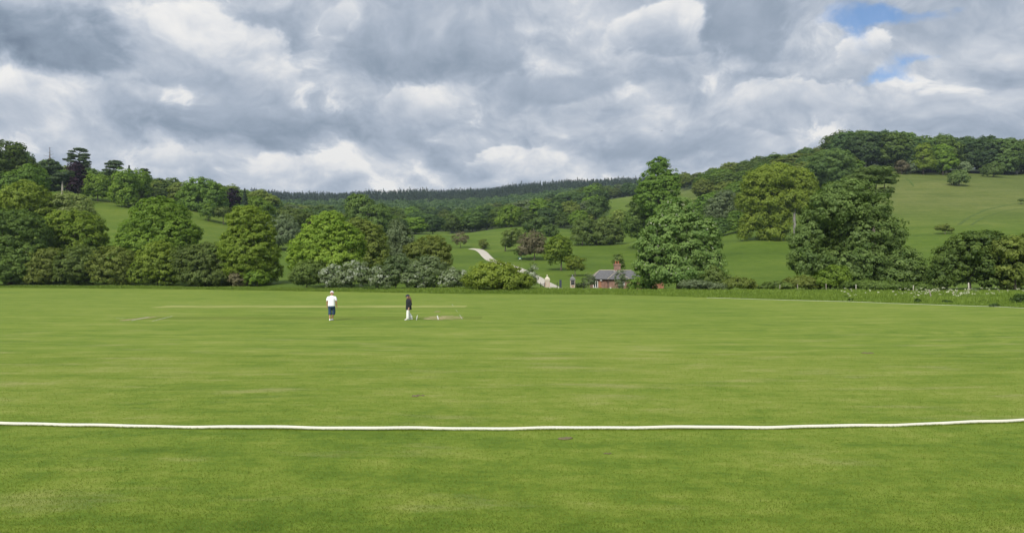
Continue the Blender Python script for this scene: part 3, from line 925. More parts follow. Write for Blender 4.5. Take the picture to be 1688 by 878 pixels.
shrub('round olive-yellow bush at the field edge in front of the drive', 112, [(818, 453, 42, 23), (800, 460, 36, 18), (846, 464, 34, 15)], 'yellow', leaf=0.28, clump=0.7)
shrub('thin pale hawthorn bush between the round bush and the left gate pier', 122, [(872, 458, 14, 14), (880, 440, 7, 8), (862, 466, 14, 9)], 'hawthorn', name='hawthorn_bush', cat='bush', leaf=0.26, clump=0.5, holes=0.2)

# --- hillside on the left ---
T('broadleaf_tree', 'large dark tree with a lacy top on the skyline at the left edge', 'tree', 300, lobes=[(8, 262, 32, 28), (-8, 300, 36, 44), (28, 248, 16, 11), (36, 282, 22, 24)], pal='dark')
T('broadleaf_tree', 'dark green tree below the lacy-topped tree at the left edge', 'tree', 292, lobes=[(32, 305, 28, 24), (52, 288, 18, 18)], pal='deep')
T('broadleaf_tree', 'mid-green rounded tree on the hill between the lacy tree and the dead-topped cedar', 'tree', 335, lobes=[(56, 285, 15, 14), (66, 298, 14, 16)], pal='green')
T('copper_beech', 'narrow dark purple copper beech below the tall cedar', 'tree', 350, lobes=[(128, 290, 13, 18), (127, 276, 9, 10), (128, 304, 16, 14)], pal='copper')
T('broadleaf_tree', 'low spreading green tree right of the dark purple beech', 'tree', 350, lobes=[(160, 302, 20, 14), (150, 312, 16, 12), (172, 314, 16, 12)], pal='green')
T('broadleaf_tree', 'dark layered tree behind the low green one, left of the small cedar', 'tree', 385, lobes=[(152, 290, 14, 11), (168, 294, 14, 12)], pal='dark')
T('broadleaf_tree', 'tall bright green tree on the hill in front of the small cedar', 'tree', 335, lobes=[(204, 298, 20, 20), (200, 318, 20, 20), (212, 326, 16, 14)], pal='green')
T('broadleaf_tree', 'round green tree right of the tall bright green tree on the hill', 'tree', 350, lobes=[(231, 298, 14, 18), (234, 314, 13, 14)], pal='green')
T('broadleaf_tree', 'small brownish round tree between the round green tree and the dark wood', 'tree', 352, lobes=[(240, 326, 12, 12)], pal='brown')
T('broadleaf_tree', 'dull brown-green tree on the skyline left of the big dark dome tree', 'tree', 400, lobes=[(262, 312, 13, 14), (272, 322, 12, 10)], pal='olive')
T('broadleaf_tree', 'dark pointed tree on the skyline beside the big dark dome tree', 'tree', 405, lobes=[(284, 306, 11, 13), (290, 318, 14, 14)], pal='dark')
T('sycamore_tree', 'big dark dome-shaped tree with an open crown edge on the hill skyline', 'tree', 372, lobes=[(331, 312, 26, 20), (312, 326, 20, 20), (354, 322, 18, 20), (332, 336, 38, 16)], pal='deep', cover=1.1)
T('broadleaf_tree', 'small round green tree in front of the big dark dome tree', 'tree', 345, lobes=[(343, 348, 13, 12)], pal='deep')
T('broadleaf_tree', 'small brownish tree right of the small round green one on the hill', 'tree', 346, lobes=[(368, 350, 14, 9)], pal='brown')
T('copper_beech', 'dark purple tree on the skyline right of the big dome tree', 'tree', 405, lobes=[(384, 326, 11, 14), (380, 338, 10, 10)], pal='copper')
T('broadleaf_tree', 'mid-green tree on the hill right of the skyline conifer', 'tree', 350, lobes=[(432, 346, 20, 16), (424, 334, 14, 10)], pal='green')
T('broadleaf_tree', 'olive tree with a flat top above the mid-green hill tree', 'tree', 420, lobes=[(426, 322, 16, 8), (446, 330, 14, 9)], pal='olive')
T('sycamore_tree', 'round grey-green tree standing on the meadow between the two limes', 'tree', base=(459, 411), lobes=[(466, 374, 24, 19), (452, 388, 16, 14), (482, 386, 14, 15), (466, 392, 26, 12)], pal='grey', trunk=6)
T('broadleaf_tree', 'reddish brown tree behind the grey-green meadow tree', 'tree', 345, lobes=[(486, 358, 17, 13), (472, 352, 13, 11)], pal='brown')
T('broadleaf_tree', 'second reddish brown tree, beside the far brick house', 'tree', 350, lobes=[(506, 360, 14, 11), (492, 372, 14, 8)], pal='brown')
T('oak_tree', 'very dark tall double-crowned tree behind the olive tree', 'tree', base=(606, 395), lobes=[(594, 346, 24, 26), (622, 362, 22, 26), (606, 374, 34, 17), (586, 336, 16, 16)], pal='dark')

# --- meadow in the middle ---
T('young_tree', 'thin reddish small tree on the meadow left of the drive', 'tree', base=(759, 409), lobes=[(759, 393, 13, 10)], pal='twig', cover=0.6, inner=0.6, trunk=2.5)
T('young_tree', 'tiny dark green tree just above the bend of the drive', 'tree', base=(797, 411), lobes=[(797, 402, 8, 7)], pal='olive', trunk=1.5)
T('broadleaf_tree', 'dark purplish round tree at the top edge of the meadow', 'tree', base=(783, 380), lobes=[(783, 367, 9, 11)], pal='copper')
T('broadleaf_tree', 'bright green broad tree at the top edge of the meadow', 'tree', base=(842, 374), lobes=[(842, 354, 20, 15), (830, 364, 14, 9), (852, 364, 14, 9)], pal='green')
T('broadleaf_tree', 'brown-leaved round tree behind the bare twiggy tree on the meadow', 'tree', base=(833, 414), lobes=[(846, 390, 18, 14), (836, 400, 10, 9)], pal='brown', base_px=838)
T('broadleaf_tree', 'large bare-looking twiggy brown tree on the meadow', 'tree', base=(881, 429), lobes=[(878, 400, 23, 19), (866, 412, 14, 9), (892, 410, 14, 10)], pal='twig', cover=0.7, inner=0.7, trunk=4)
T('young_tree', 'dark green low tree beside the small green box on the meadow', 'tree', base=(859, 427), lobes=[(858, 415, 11, 7)], pal='dark')
T('broadleaf_tree', 'dark green tree behind the bare twiggy tree, on its right', 'tree', 400, lobes=[(876, 372, 15, 9), (890, 366, 12, 8)], pal='wood')
T('broadleaf_tree', 'round dark green tree beyond the twiggy tree, lowest of the clump', 'tree', 380, lobes=[(906, 380, 14, 10)], pal='wood')
T('broadleaf_tree', 'round yellow-green tree on the meadow left of the young tree by the lodge', 'tree', base=(925, 446), lobes=[(920, 408, 20, 18), (912, 422, 16, 13), (932, 420, 14, 13), (922, 396, 12, 8)], pal='lime', trunk=5)
T('young_tree', 'small olive-yellow young tree behind the right gate pier', 'tree', base=(948, 456), lobes=[(948, 432, 15, 10), (942, 440, 10, 6), (956, 440, 9, 6)], pal='yellow', trunk=3)
T('broadleaf_tree', 'left one of two brown-green trees at the top of the lodge meadow', 'tree', base=(960, 405), lobes=[(962, 376, 20, 17), (954, 390, 14, 12), (974, 390, 14, 13)], pal='brown')
T('broadleaf_tree', 'right one of two brown-green trees at the top of the lodge meadow', 'tree', base=(984, 404), lobes=[(1000, 376, 24, 18), (994, 392, 26, 12), (1012, 388, 16, 15)], pal='brown', base_px=985)
T('broadleaf_tree', 'tall dark green conical tree towering behind the horse chestnut', 'tree', 290, lobes=[(1086, 274, 17, 17), (1078, 300, 24, 22), (1098, 308, 22, 24), (1068, 324, 22, 20), (1090, 338, 32, 24), (1104, 296, 13, 17)], pal='deep')
T('broadleaf_tree', 'dark dull green tree left of the tall conical tree', 'tree', 305, lobes=[(1062, 342, 26, 20), (1048, 368, 22, 24), (1074, 378, 28, 24)], pal='dark')
T('broadleaf_tree', 'olive tree at the edge of the far pasture left of the tall conical tree', 'tree', 430, lobes=[(1022, 358, 15, 12)], pal='olive')
T('broadleaf_tree', 'dark green rounded tree at the left of the far pasture', 'tree', 470, lobes=[(986, 338, 18, 15), (978, 348, 16, 9)], pal='wood')
T('dead_tree', 'pale dead tree trunk standing in the valley wood', 'tree', 560, lobes=[(687, 352, 2.0, 1.5)], pal='twig', bark='bark_pale', trunk=12, limbs=0)

# --- right of the lodge ---
T('horse_chestnut_tree', 'big horse chestnut tree with pale flower candles beside the brick lodge', 'tree', 130, lobes=[(1119, 354, 32, 26), (1098, 380, 38, 28), (1150, 386, 36, 30), (1084, 410, 36, 30), (1152, 414, 38, 30), (1120, 420, 48, 38), (1070, 438, 25, 24), (1166, 440, 26, 24), (1114, 452, 50, 18)],
  pal='chestnut', candles=70, cover=1.35, leaf=0.36, clump=0.85)
T('lime_tree', 'large olive-yellow drooping lime tree with a pale trunk on the right slope', 'tree', base=(1310, 398), lobes=[(1250, 300, 26, 22), (1284, 288, 38, 22), (1320, 298, 28, 24), (1340, 318, 13, 18), (1236, 328, 18, 18), (1266, 328, 32, 24), (1306, 324, 32, 16), (1242, 362, 16, 18), (1232, 380, 12, 12), (1274, 384, 24, 12), (1256, 354, 24, 20), (1284, 350, 26, 22), (1288, 372, 20, 14), (1326, 336, 26, 16)], dy0=2.5, trunk=17,
  pal='yellow', holes=0.06, droop=0.8, base_px=1310, bark='bark_grey', base_cut=-0.9)
T('broadleaf_tree', 'big spreading dark green tree at the right field edge, right of the meadow gap', 'tree', 118, lobes=[(1392, 318, 40, 22), (1372, 346, 48, 28), (1434, 344, 36, 28), (1348, 384, 32, 28), (1420, 390, 56, 38), (1468, 384, 22, 26), (1330, 430, 34, 26), (1400, 438, 66, 34), (1462, 430, 34, 28), (1324, 398, 24, 18), (1352, 366, 30, 20)],
  pal='oak', leaf=0.34, clump=0.85, spread=0.22, holes=0.05)
T('broadleaf_tree', 'light green layered tree leaning out behind the big spreading tree', 'tree', 205, lobes=[(1440, 282, 28, 7), (1424, 294, 30, 8), (1458, 298, 20, 7), (1462, 314, 13, 6), (1410, 306, 22, 9), (1446, 322, 18, 7), (1470, 290, 12, 5)], pal='oak', base_px=1440, flat=0.5, holes=0.1)
T('broadleaf_tree', 'dark green lower tree filling the right side of the big spreading tree', 'tree', 112, lobes=[(1496, 438, 28, 30), (1508, 456, 26, 18), (1480, 456, 26, 18)], pal='oak')
T('broadleaf_tree', 'dark dense tree above the fence near the right edge', 'tree', 106, lobes=[(1592, 408, 34, 24), (1572, 436, 32, 32), (1626, 440, 44, 36), (1620, 398, 32, 18), (1556, 456, 22, 22)], pal='dark', cover=1.35, spread=0.22)
T('broadleaf_tree', 'olive-tinged tree at the right edge, overlapping the dark dense one', 'tree', 103, lobes=[(1660, 412, 28, 22), (1670, 444, 32, 34), (1694, 416, 22, 32)], pal='olive')
shrub('green rounded bush at the foot of the big spreading tree', 108, [(1376, 456, 27, 18), (1360, 464, 20, 11)], 'green')
shrub('low dark bramble left of the green rounded bush', 110, [(1328, 466, 34, 10)], 'olive', cat='bramble', name='bramble')
shrub('brown-green scrub bush at the right foot of the horse chestnut', 116, [(1176, 456, 18, 17), (1192, 464, 18, 12)], 'brown')
shrub('low grey-green scrub in front of the horse chestnut', 110, [(1148, 469, 28, 7), (1174, 472, 22, 6)], 'grey', cat='scrub', name='scrub')
shrub('low olive scrub right of the horse chestnut, tapering down to the fence', 113, [(1218, 467, 26, 9), (1240, 472, 14, 5)], 'olive', cat='scrub', name='scrub')
shrub('low dark bramble in the meadow gap before the fence', 110, [(1284, 471, 26, 7), (1262, 473, 14, 4)], 'dark', cat='bramble', name='bramble')
shrub('low dark bramble under the lower dark tree, left of the dark dense tree', 105, [(1440, 472, 50, 8), (1500, 474, 34, 7)], 'dark', cat='bramble', name='bramble')
shrub('small grey-green bush behind the fence at the right edge', 94, [(1606, 482, 8, 6)], 'grey')
shrub('dark nettle clump at the right edge of the verge', 70, [(1681, 494, 12, 9)], 'nettle', cat='weed', name='nettle_clump', leaf=0.16, clump=0.3)
shrub('dense low bush left of the lodge, by the railings', 148, [(958, 471, 9, 6)], 'dark')
shrub('thin pale climbing shrub against the lodge window', 147, [(971, 462, 12, 11), (966, 470, 7, 7)], 'grey', leaf=0.22, clump=0.45, holes=0.35, cover=0.8)
shrub('wispy grey shrub in front of the lodge wing', 143, [(1023, 458, 9, 13), (1022, 470, 8, 8)], 'grey', leaf=0.22, clump=0.45, holes=0.3, cover=0.9)
shrub('dark green bush filling the gap between the lodge and the small orange outhouse', 136, [(1066, 466, 14, 12), (1072, 474, 12, 6)], 'deep')
shrub('green bush hanging over the right end of the lodge, by the chestnut', 138, [(1050, 466, 13, 11), (1040, 472, 8, 6)], 'deep')
T('young_tree', 'small brownish tree showing behind the lodge chimney', 'tree', 176, lobes=[(1019, 428, 9, 9), (1024, 436, 6, 7)], pal='brown', trunk=4, leaf=0.3, clump=0.6)

# --- slopes and hilltop on the right ---
T('young_tree', 'small dark round tree on the meadow left of the olive-yellow lime', 'tree', base=(1207, 378), lobes=[(1207, 367, 11, 8)], pal='dark')
T('broadleaf_tree', 'grey twiggy tree on the slope left of the olive-yellow lime', 'tree', 345, lobes=[(1186, 342, 22, 22), (1196, 326, 16, 14), (1176, 352, 14, 14)], pal='grey', cover=0.9, inner=0.5)
T('broadleaf_tree', 'large dark green tree on the ridge right of the olive-yellow lime', 'tree', 410, lobes=[(1370, 264, 34, 17), (1356, 280, 28, 16), (1390, 282, 26, 16), (1372, 294, 34, 12)], pal='wood')
T('thorn_tree', 'small flat-topped thorn tree alone on the right hillside', 'tree', base=(1558, 386), lobes=[(1552, 375, 9, 4), (1564, 378, 9, 4), (1558, 372, 6, 3)], pal='olive', trunk=2.2, leaf=0.45, clump=0.8)
T('broadleaf_tree', 'round dark green tree standing forward on the hilltop pasture', 'tree', base=(1581, 307), lobes=[(1581, 294, 16, 9), (1581, 287, 12, 8)], pal='oak', trunk=3)
T('broadleaf_tree', 'round dark green tree on the hilltop pasture near the right edge', 'tree', base=(1637, 292), lobes=[(1637, 281, 17, 8), (1637, 275, 12, 7)], pal='oak', trunk=3)
T('broadleaf_tree', 'small pale round tree just behind the forward hilltop tree', 'tree', 478, lobes=[(1592, 275, 9, 9)], pal='grey')
T('broadleaf_tree', 'bright green tiered tree at the edge of the hilltop wood, left one of the pair', 'tree', 482, lobes=[(1523, 248, 12, 12), (1522, 268, 18, 16)], pal='fresh')
T('broadleaf_tree', 'green tiered tree at the edge of the hilltop wood, right one of the pair', 'tree', 484, lobes=[(1554, 250, 14, 12), (1556, 268, 19, 16)], pal='green')
T('broadleaf_tree', 'purplish grey bush-like tree left of the bright tiered tree', 'tree', 480, lobes=[(1487, 275, 10, 11)], pal='twig')
T('broadleaf_tree', 'second purplish grey tree touching the bright tiered tree', 'tree', 484, lobes=[(1502, 276, 9, 10)], pal='grey')
shrub('tiny thorn bush on the hillside at the right edge', 355, [(1684, 330, 6, 3)], 'brown')

# --- cedars: flat plates of foliage on a straight trunk ---
def cedar(label, Y, bx_px, plates, pal='cedar', spire=None, bark='bark', name='cedar_tree'):
    _seed[0] += 1
    rng = np.random.default_rng(_seed[0])
    x = at(bx_px, 450, Y).x; z = gz(x, Y); s = Y / F
    root = empty(name, (x, Y, z), 0, label, 'tree')
    L = []
    mb = MB()
    top = max(at(p[0], p[1], Y).z - z for p in plates)
    if spire: top = max(top, at(bx_px, spire, Y).z - z)
    mb.tube([(0, 0, -0.4), (0.1, 0, top * 0.5), (0, 0, top * 0.8), (0, 0, top)], [0.6, 0.42, 0.25, 0.07], 8)
    for px, py, rx, ry in plates:
        c = at(px, py, Y)
        dy = rng.uniform(-1, 1) * rx * s * 0.6
        q = (c.x - x, dy, c.z - z)
        L.append((q, (rx * s, rx * s * 0.8, max(ry * s, 0.3))))
        mb.tube([(0, 0, q[2] - 0.25 * abs(q[0]) - 0.5), (q[0] * 0.6, q[1] * 0.6, q[2] - 0.3), q], [0.18, 0.12, 0.05], 5)
    if spire:
        for i in range(9):
            h = top * (0.74 + 0.03 * i); r = (1 - i / 10) * 3.2 * rng.uniform(0.5, 1); sgn = (-1) ** i
            mb.tube([(0, 0, h), (sgn * r * 0.6, rng.normal(0, .5), h + 0.1), (sgn * r, rng.normal(0, .6), h + rng.uniform(-0.2, 0.5))], [0.10, 0.07, 0.03], 5)
    V, Tn = crown_quads(rng, L, 0.55, 0.9, cover=1.3, inner=0.5, flat=0.4, base_cut=-2)
    link(bpy.data.objects.new('crown', quads_mesh('crown', V, M[pal], Tn)), root)
    mb.build('trunk', M[bark], root)
cedar('tall cedar with flat dark plates of foliage on the left skyline, above the purple beech', 385, 130,
      [(131, 246, 9, 1.6), (138, 249, 6, 1.4), (121, 250, 5, 1.1), (117, 254, 5, 1.1), (139, 255, 8, 1.6), (122, 257, 9, 1.6), (118, 261, 6, 1.6), (140, 260, 8, 1.6), (137, 264, 7, 1.8), (120, 266, 5, 1.4), (144, 267, 6, 1.4), (109, 263, 5, 1.0), (114, 266, 3, 0.8), (131, 269, 10, 1.6), (139, 274, 8, 1.6), (133, 278, 7, 2.0), (146, 271, 5, 1.0)])
cedar('small flat-topped cedar on the left skyline, right of the tall cedar', 380, 187,
      [(187, 266, 9, 1.8), (180, 270, 7, 1.5), (194, 270, 8, 1.8), (187, 275, 12, 1.8), (176, 280, 7, 1.5), (197, 277, 6, 1.6), (188, 283, 9, 2), (179, 286, 6, 2)])
cedar('cedar fragment of dark plates peeping out behind the round green hill tree', 400, 240,
      [(238, 280, 6, 2), (243, 284, 5, 1.5), (245, 290, 4, 1.2), (238, 287, 6, 2)])
cedar('olive cedar with a bare dead spire at the top on the left skyline', 345, 81,
      [(70, 268, 5, 2.0), (86, 268, 8, 4), (80, 279, 15, 4), (94, 276, 8, 3), (76, 290, 14, 3), (92, 287, 18, 4), (84, 299, 20, 4), (80, 310, 18, 5)], spire=243)
cedar('spreading olive cedar with a pale bare trunk on the left hill', 332, 102,
      [(104, 289, 13, 3), (112, 284, 8, 2.5), (96, 294, 14, 3)], bark='bark_pale')

# ------------------------------------------------------------------ woods
class Proto: pass
def build_protos():
    out = []
    for k in range(8):
        rng = np.random.default_rng(900 + k)
        H, R = 14.0, 6.0
        L = [((0, 0, H * 0.57), (R * 0.90, R * 0.90, H * 0.41))]
        for i in range(6):
            a = i * 1.05 + rng.uniform(0, 0.8); rr = rng.uniform(0.35, 0.62) * R
            L.append(((rr * math.cos(a), rr * math.sin(a), H * rng.uniform(0.26, 0.76)), (R * rng.uniform(0.42, 0.56),) * 2 + (H * rng.uniform(0.20, 0.27),)))
        V, Tn = crown_quads(rng, L, 0.72, 1.25, cover=1.2, inner=0.22, spread=0.18)
        p = Proto()
        p.V, p.T = V, Tn
        p.trunk = trunk_mb(rng, H * 0.62, L, 0.36, limbs=4)
        p.mesh = {}
        p.trunk_mesh = {}
        out.append(p)
    return out
PROTO = build_protos()
def wood_tree(k, x, Y, H, R, label, group, pal='wood', bark='bark_grey', rz=0.0):
    p = PROTO[k % len(PROTO)]
    if pal not in p.mesh: p.mesh[pal] = quads_mesh('crown', p.V, M[pal], p.T)
    if bark not in p.trunk_mesh: p.trunk_mesh[bark] = p.trunk.mesh('trunk', M[bark])
    r = empty('woodland_tree', (x, Y, gz(x, Y) - 0.2), rz, label, 'tree', group)
    r.scale = (R / 6.0, R / 6.0, H / 14.0)
    link(bpy.data.objects.new('crown', p.mesh[pal]), r)
    link(bpy.data.objects.new('trunk', p.trunk_mesh[bark]), r)
    return r

WR = random.Random(41)
HUE = {'far': 'shadowy blue-green', 'oak': 'dull green', 'wood': 'dark green', 'deep': 'deep green', 'olive': 'olive green', 'brown': 'reddish brown', 'dark': 'very dark green', 'green': 'fresh green', 'grey': 'grey-green'}
def fill(place, group, u0, u1, rows, gap, H, R, pals, ok=lambda u, Y: True, hmul=lambda u, Y: 1.0):
    for Y in rows:
        w = gap * WR.uniform(0.95, 1.05)
        x = (u0 - 844) / F * Y
        while x < (u1 - 844) / F * Y:
            yy = Y + WR.uniform(-0.35, 0.35) * gap
            u = 844 + F * x / yy
            if ok(u, yy):
                pal = WR.choice(pals)
                h = WR.uniform(*H) * hmul(u, yy)
                wood_tree(WR.randrange(8), x, yy, h, WR.uniform(*R) * min(1, 0.4 + 0.6 * hmul(u, yy)), f'{HUE[pal]} tree {place}', f'{HUE[pal]} {group}', pal, rz=WR.uniform(0, 6.28))
            x += w * WR.uniform(0.75, 1.25)

def front_u(u): return float(np.interp(u, [440, 480, 620, 735, 860, 930, 1000, 1120], [385, 410, 412, 445, 446, 440, 440, 470]))
def valley_ok(u, Y):
    if Y < front_u(u) + 4: return False
    if 690 < u < 742 and 460 < Y < 560: return False              # the little clearing
    if 1000 < u < 1160 and 500 < Y < 735: return False            # the far pasture
    if 985 < u < 1160 and Y < 560: return False
    if 880 < u < 950 and Y < 470: return False
    return True
fill('in the valley wood below the conifer ridge', 'trees of the valley wood', 452, 1135, [422, 446, 474, 508, 548, 595, 650, 715, 795, 880], 12.5, (11, 18.5), (6.2, 9.4), ['far', 'wood', 'far', 'far', 'dark', 'dark', 'deep', 'green', 'olive', 'grey', 'brown', 'oak'], valley_ok,
     lambda u, Y: 0.72 if Y < 480 else 1.0)
fill('in the wood on the left hill skyline', 'trees of the left hill wood', -90, 455, [395, 428, 470], 12.0, (10, 15), (5.8, 8.2), ['wood', 'dark', 'deep', 'olive', 'wood'],
     lambda u, Y: Y > np.interp(u, [0, 150, 300, 400, 460], [380, 385, 385, 400, 395]), lambda u, Y: 1.25 if u < 40 else (0.8 if 90 < u < 320 else 1.0))
fill('in the wood on the ridge behind the olive-yellow lime', 'trees of the right ridge wood', 1128, 1405, [385, 420, 455, 490, 530, 580, 640], 12.5, (10.5, 15), (6.2, 8.6), ['wood', 'wood', 'dark', 'dark', 'deep', 'olive'],
     lambda u, Y: (Y > 600 or u > np.interp(Y, [385, 470, 600], [1165, 1160, 1150])) and Y > np.interp(u, [1150, 1250, 1400], [380, 380, 430]))
fill('in the hilltop wood above the right pasture', 'trees of the hilltop wood', 1392, 1760, [506, 530, 556], 14.0, (21, 26), (10.5, 13.5), ['far', 'dark', 'far', 'dark', 'wood'], lambda u, Y: u > 1400 or Y > 520)
fill('on the wooded slope left of the olive-yellow lime', 'trees on the slope by the olive-yellow lime', 1150, 1235, [322, 352], 10.0, (7, 10.5), (4, 5.6), ['grey', 'wood', 'grey', 'deep'], lambda u, Y: u < 1225 and (Y > 335 or u > 1160))
fill('at the foot of the left hill wood', 'small trees below the left hill wood', 395, 470, [375], 9.0, (6, 9), (3.6, 4.8), ['wood', 'deep', 'olive'])

def paint_floor():
    """leaf litter and undergrowth instead of pasture where the woods stand"""
    me = bpy.data.objects['hills'].data
    co = np.empty(len(me.vertices) * 3, dtype=np.float32); me.vertices.foreach_get('co', co); co = co.reshape(-1, 3)
    Y = np.maximum(co[:, 1], 1.0); u = 844 + F * co[:, 0] / Y
    f = np.zeros(len(Y), dtype=np.float32)
    fr = np.interp(u, [440, 480, 620, 735, 860, 930, 1000, 1120], [385, 410, 412, 445, 446, 440, 440, 470])
    val = (u > 440) & (u < 1190) & (Y > fr + 6)
    val &= ~((u > 690) & (u < 742) & (Y > 460) & (Y < 560))
    val &= ~((u > 1000) & (u < 1160) & (Y > 500) & (Y < 735))
    val &= ~((u > 985) & (u < 1160) & (Y < 560))
    f[val] = 1
    f[(u <= 460) & (Y > np.interp(u, [0, 150, 300, 400, 460], [378, 384, 388, 402, 398]) + 4)] = 1
    f[(u > 1150) & (u < 1405) & (Y > np.interp(u, [1150, 1250, 1400], [385, 385, 436]))] = 1
    f[(u > 1130) & (Y > 600)] = 1
    f[(u > 1392) & (Y > 506)] = 1
    a = me.attributes.new('woodfloor', 'FLOAT', 'POINT')
    a.data.foreach_set('value', f)
paint_floor()

def build_far_woods():
    rng = np.random.default_rng(77)
    Vs, Ts = [], []
    for Y in np.arange(1310, 1800, 40.0):
        xs = np.arange((420 - 844) / F * Y, (1190 - 844) / F * Y, 5.6)
        xs = xs + rng.uniform(-3.5, 3.5, len(xs))
        for x in xs:
            y = Y + rng.uniform(-18, 18); tall = rng.random() < 0.12
            h = rng.uniform(13.5, 17) * (1.22 if tall else 1) * (1 + 0.10 * math.sin(x * 0.021) + 0.08 * math.sin(x * 0.057 + 1)); r = h * rng.uniform(0.26, 0.36) * (0.75 if tall else 1)
            n = 64
            t = rng.random(n) ** 0.85
            a = rng.uniform(0, 6.28, n)
            rad = r * (1 - t) ** 0.8 * rng.uniform(0.75, 1.1, n)
            pos = np.stack([x + rad * np.cos(a), y + rad * np.sin(a), gz(x, y) + h * (0.10 + 0.87 * t)], -1)
            nr = norm_rows(np.stack([np.cos(a), np.sin(a), np.full(n, 0.6)], -1) + rng.normal(0, .3, (n, 3)))
            Vs.append(leaf_quads(rng, pos, nr, np.array(3.0) * (1.15 - 0.75 * t)))
            Ts.append(np.clip(np.full(n, rng.random()) + rng.normal(0, .12, n), 0, 1))
    o = link(bpy.data.objects.new('conifer_forest', quads_mesh('conifer_forest', np.concatenate(Vs), M['conifer'], np.concatenate(Ts))))
    tag(o, 'dark conifer forest along the far ridge, its spires against the sky', 'forest', kind='stuff')
    Vs, Ts = [], []
    for Y in np.arange(925, 1330, 36.0):
        xs = np.arange((440 - 844) / F * Y, (1180 - 844) / F * Y, 12.5)
        xs = xs + rng.uniform(-5, 5, len(xs))
        for x in xs:
            y = Y + rng.uniform(-16, 16); h = rng.uniform(12, 19); r = rng.uniform(6.5, 9.5)
            n = 120
            d = norm_rows(rng.normal(size=(n, 3))); d[:, 2] = np.abs(d[:, 2]) * 1.0 - 0.25
            pos = np.array([x, y, gz(x, y) + h * 0.5]) + d * np.array([r, r, h * 0.52]) * rng.uniform(0.8, 1.05, n)[:, None]
            Vs.append(leaf_quads(rng, pos, norm_rows(d + rng.normal(0, .35, (n, 3))), np.array(2.7)))
            Ts.append(np.clip(np.full(n, rng.uniform(0.1, 0.9)) + rng.normal(0, .14, n), 0, 1))
    o = link(bpy.data.objects.new('distant_wood', quads_mesh('distant_wood', np.concatenate(Vs), M['far'], np.concatenate(Ts))))
    tag(o, 'mass of far broadleaf wood covering the slope under the conifer ridge', 'wood', kind='stuff')
build_far_woods()

# the few conifers that stand out by themselves
def conifer(label, Y, px, top, base_r, pal='conifer'):
    _seed[0] += 1
    rng = np.random.default_rng(_seed[0])
    x = at(px, 450, Y).x; z = gz(x, Y); h = at(px, top, Y).z - z
    root = empty('conifer_tree', (x, Y, z), 0, label, 'tree')
    n = 1400
    t = rng.random(n) ** 0.75; a = rng.uniform(0, 6.28, n)
    rad = base_r * (1 - t) * (0.55 + 0.45 * np.abs(np.sin(t * 30))) * rng.uniform(0.3, 1.1, n)
    pos = np.stack([rad * np.cos(a), rad * np.sin(a), h * (0.15 + 0.85 * t)], -1)
    V = leaf_quads(rng, pos, norm_rows(np.stack([np.cos(a), np.sin(a), np.full(n, 0.8)], -1) + rng.normal(0, .4, (n, 3))), 0.75)
    link(bpy.data.objects.new('crown', quads_mesh('crown', V, M[pal], rng.random(n))), root)
    mb = MB(); mb.tube([(0, 0, -0.4), (0, 0, h * 0.5), (0, 0, h * 0.99)], [0.3, 0.2, 0.04], 7); mb.build('trunk', M['bark'], root)
conifer('slim dark conifer on the left skyline between the purple tree and the mid-green tree', 400, 403, 311, 3.0)
conifer('tiny dark spire of a conifer just right of the small flat-topped cedar', 400, 212, 273, 2.2)
conifer('small dark conifer spire on the skyline left of the big dome tree', 410, 262, 295, 2.6)

# ------------------------------------------------------------------ grass
def blades(name, x, y, z0, h, w, mat, rng, lean=0.35, tint=None):
    n = len(x)
    a = rng.uniform(0, 6.283, n)
    side = np.stack([np.cos(a), np.sin(a), np.zeros(n)], -1) * (w / 2)[:, None]
    b = rng.uniform(0, 6.283, n)
    l = h * rng.uniform(0, lean, n)
    tip = np.stack([np.cos(b) * l, np.sin(b) * l, h], -1)
    p = np.stack([x, y, z0], -1)
    mid = p + tip * np.array([0.35, 0.35, 0.55])
    V = np.stack([p, mid + side, p + tip, mid - side], 1)
    if tint is None: tint = rng.random(n)
    return link(bpy.data.objects.new(name, quads_mesh(name, V, mat, np.clip(tint, 0, 1))))

def lumpy(x, y, s, rng):
    r = np.random.default_rng(rng)
    f = np.zeros_like(x)
    for i in range(5):
        k = r.normal(0, 1, 2) / s * (1.6 ** i); f += np.sin(k[0] * x + k[1] * y + r.uniform(0, 6.28)) / (1.35 ** i)
    return f / 3.0

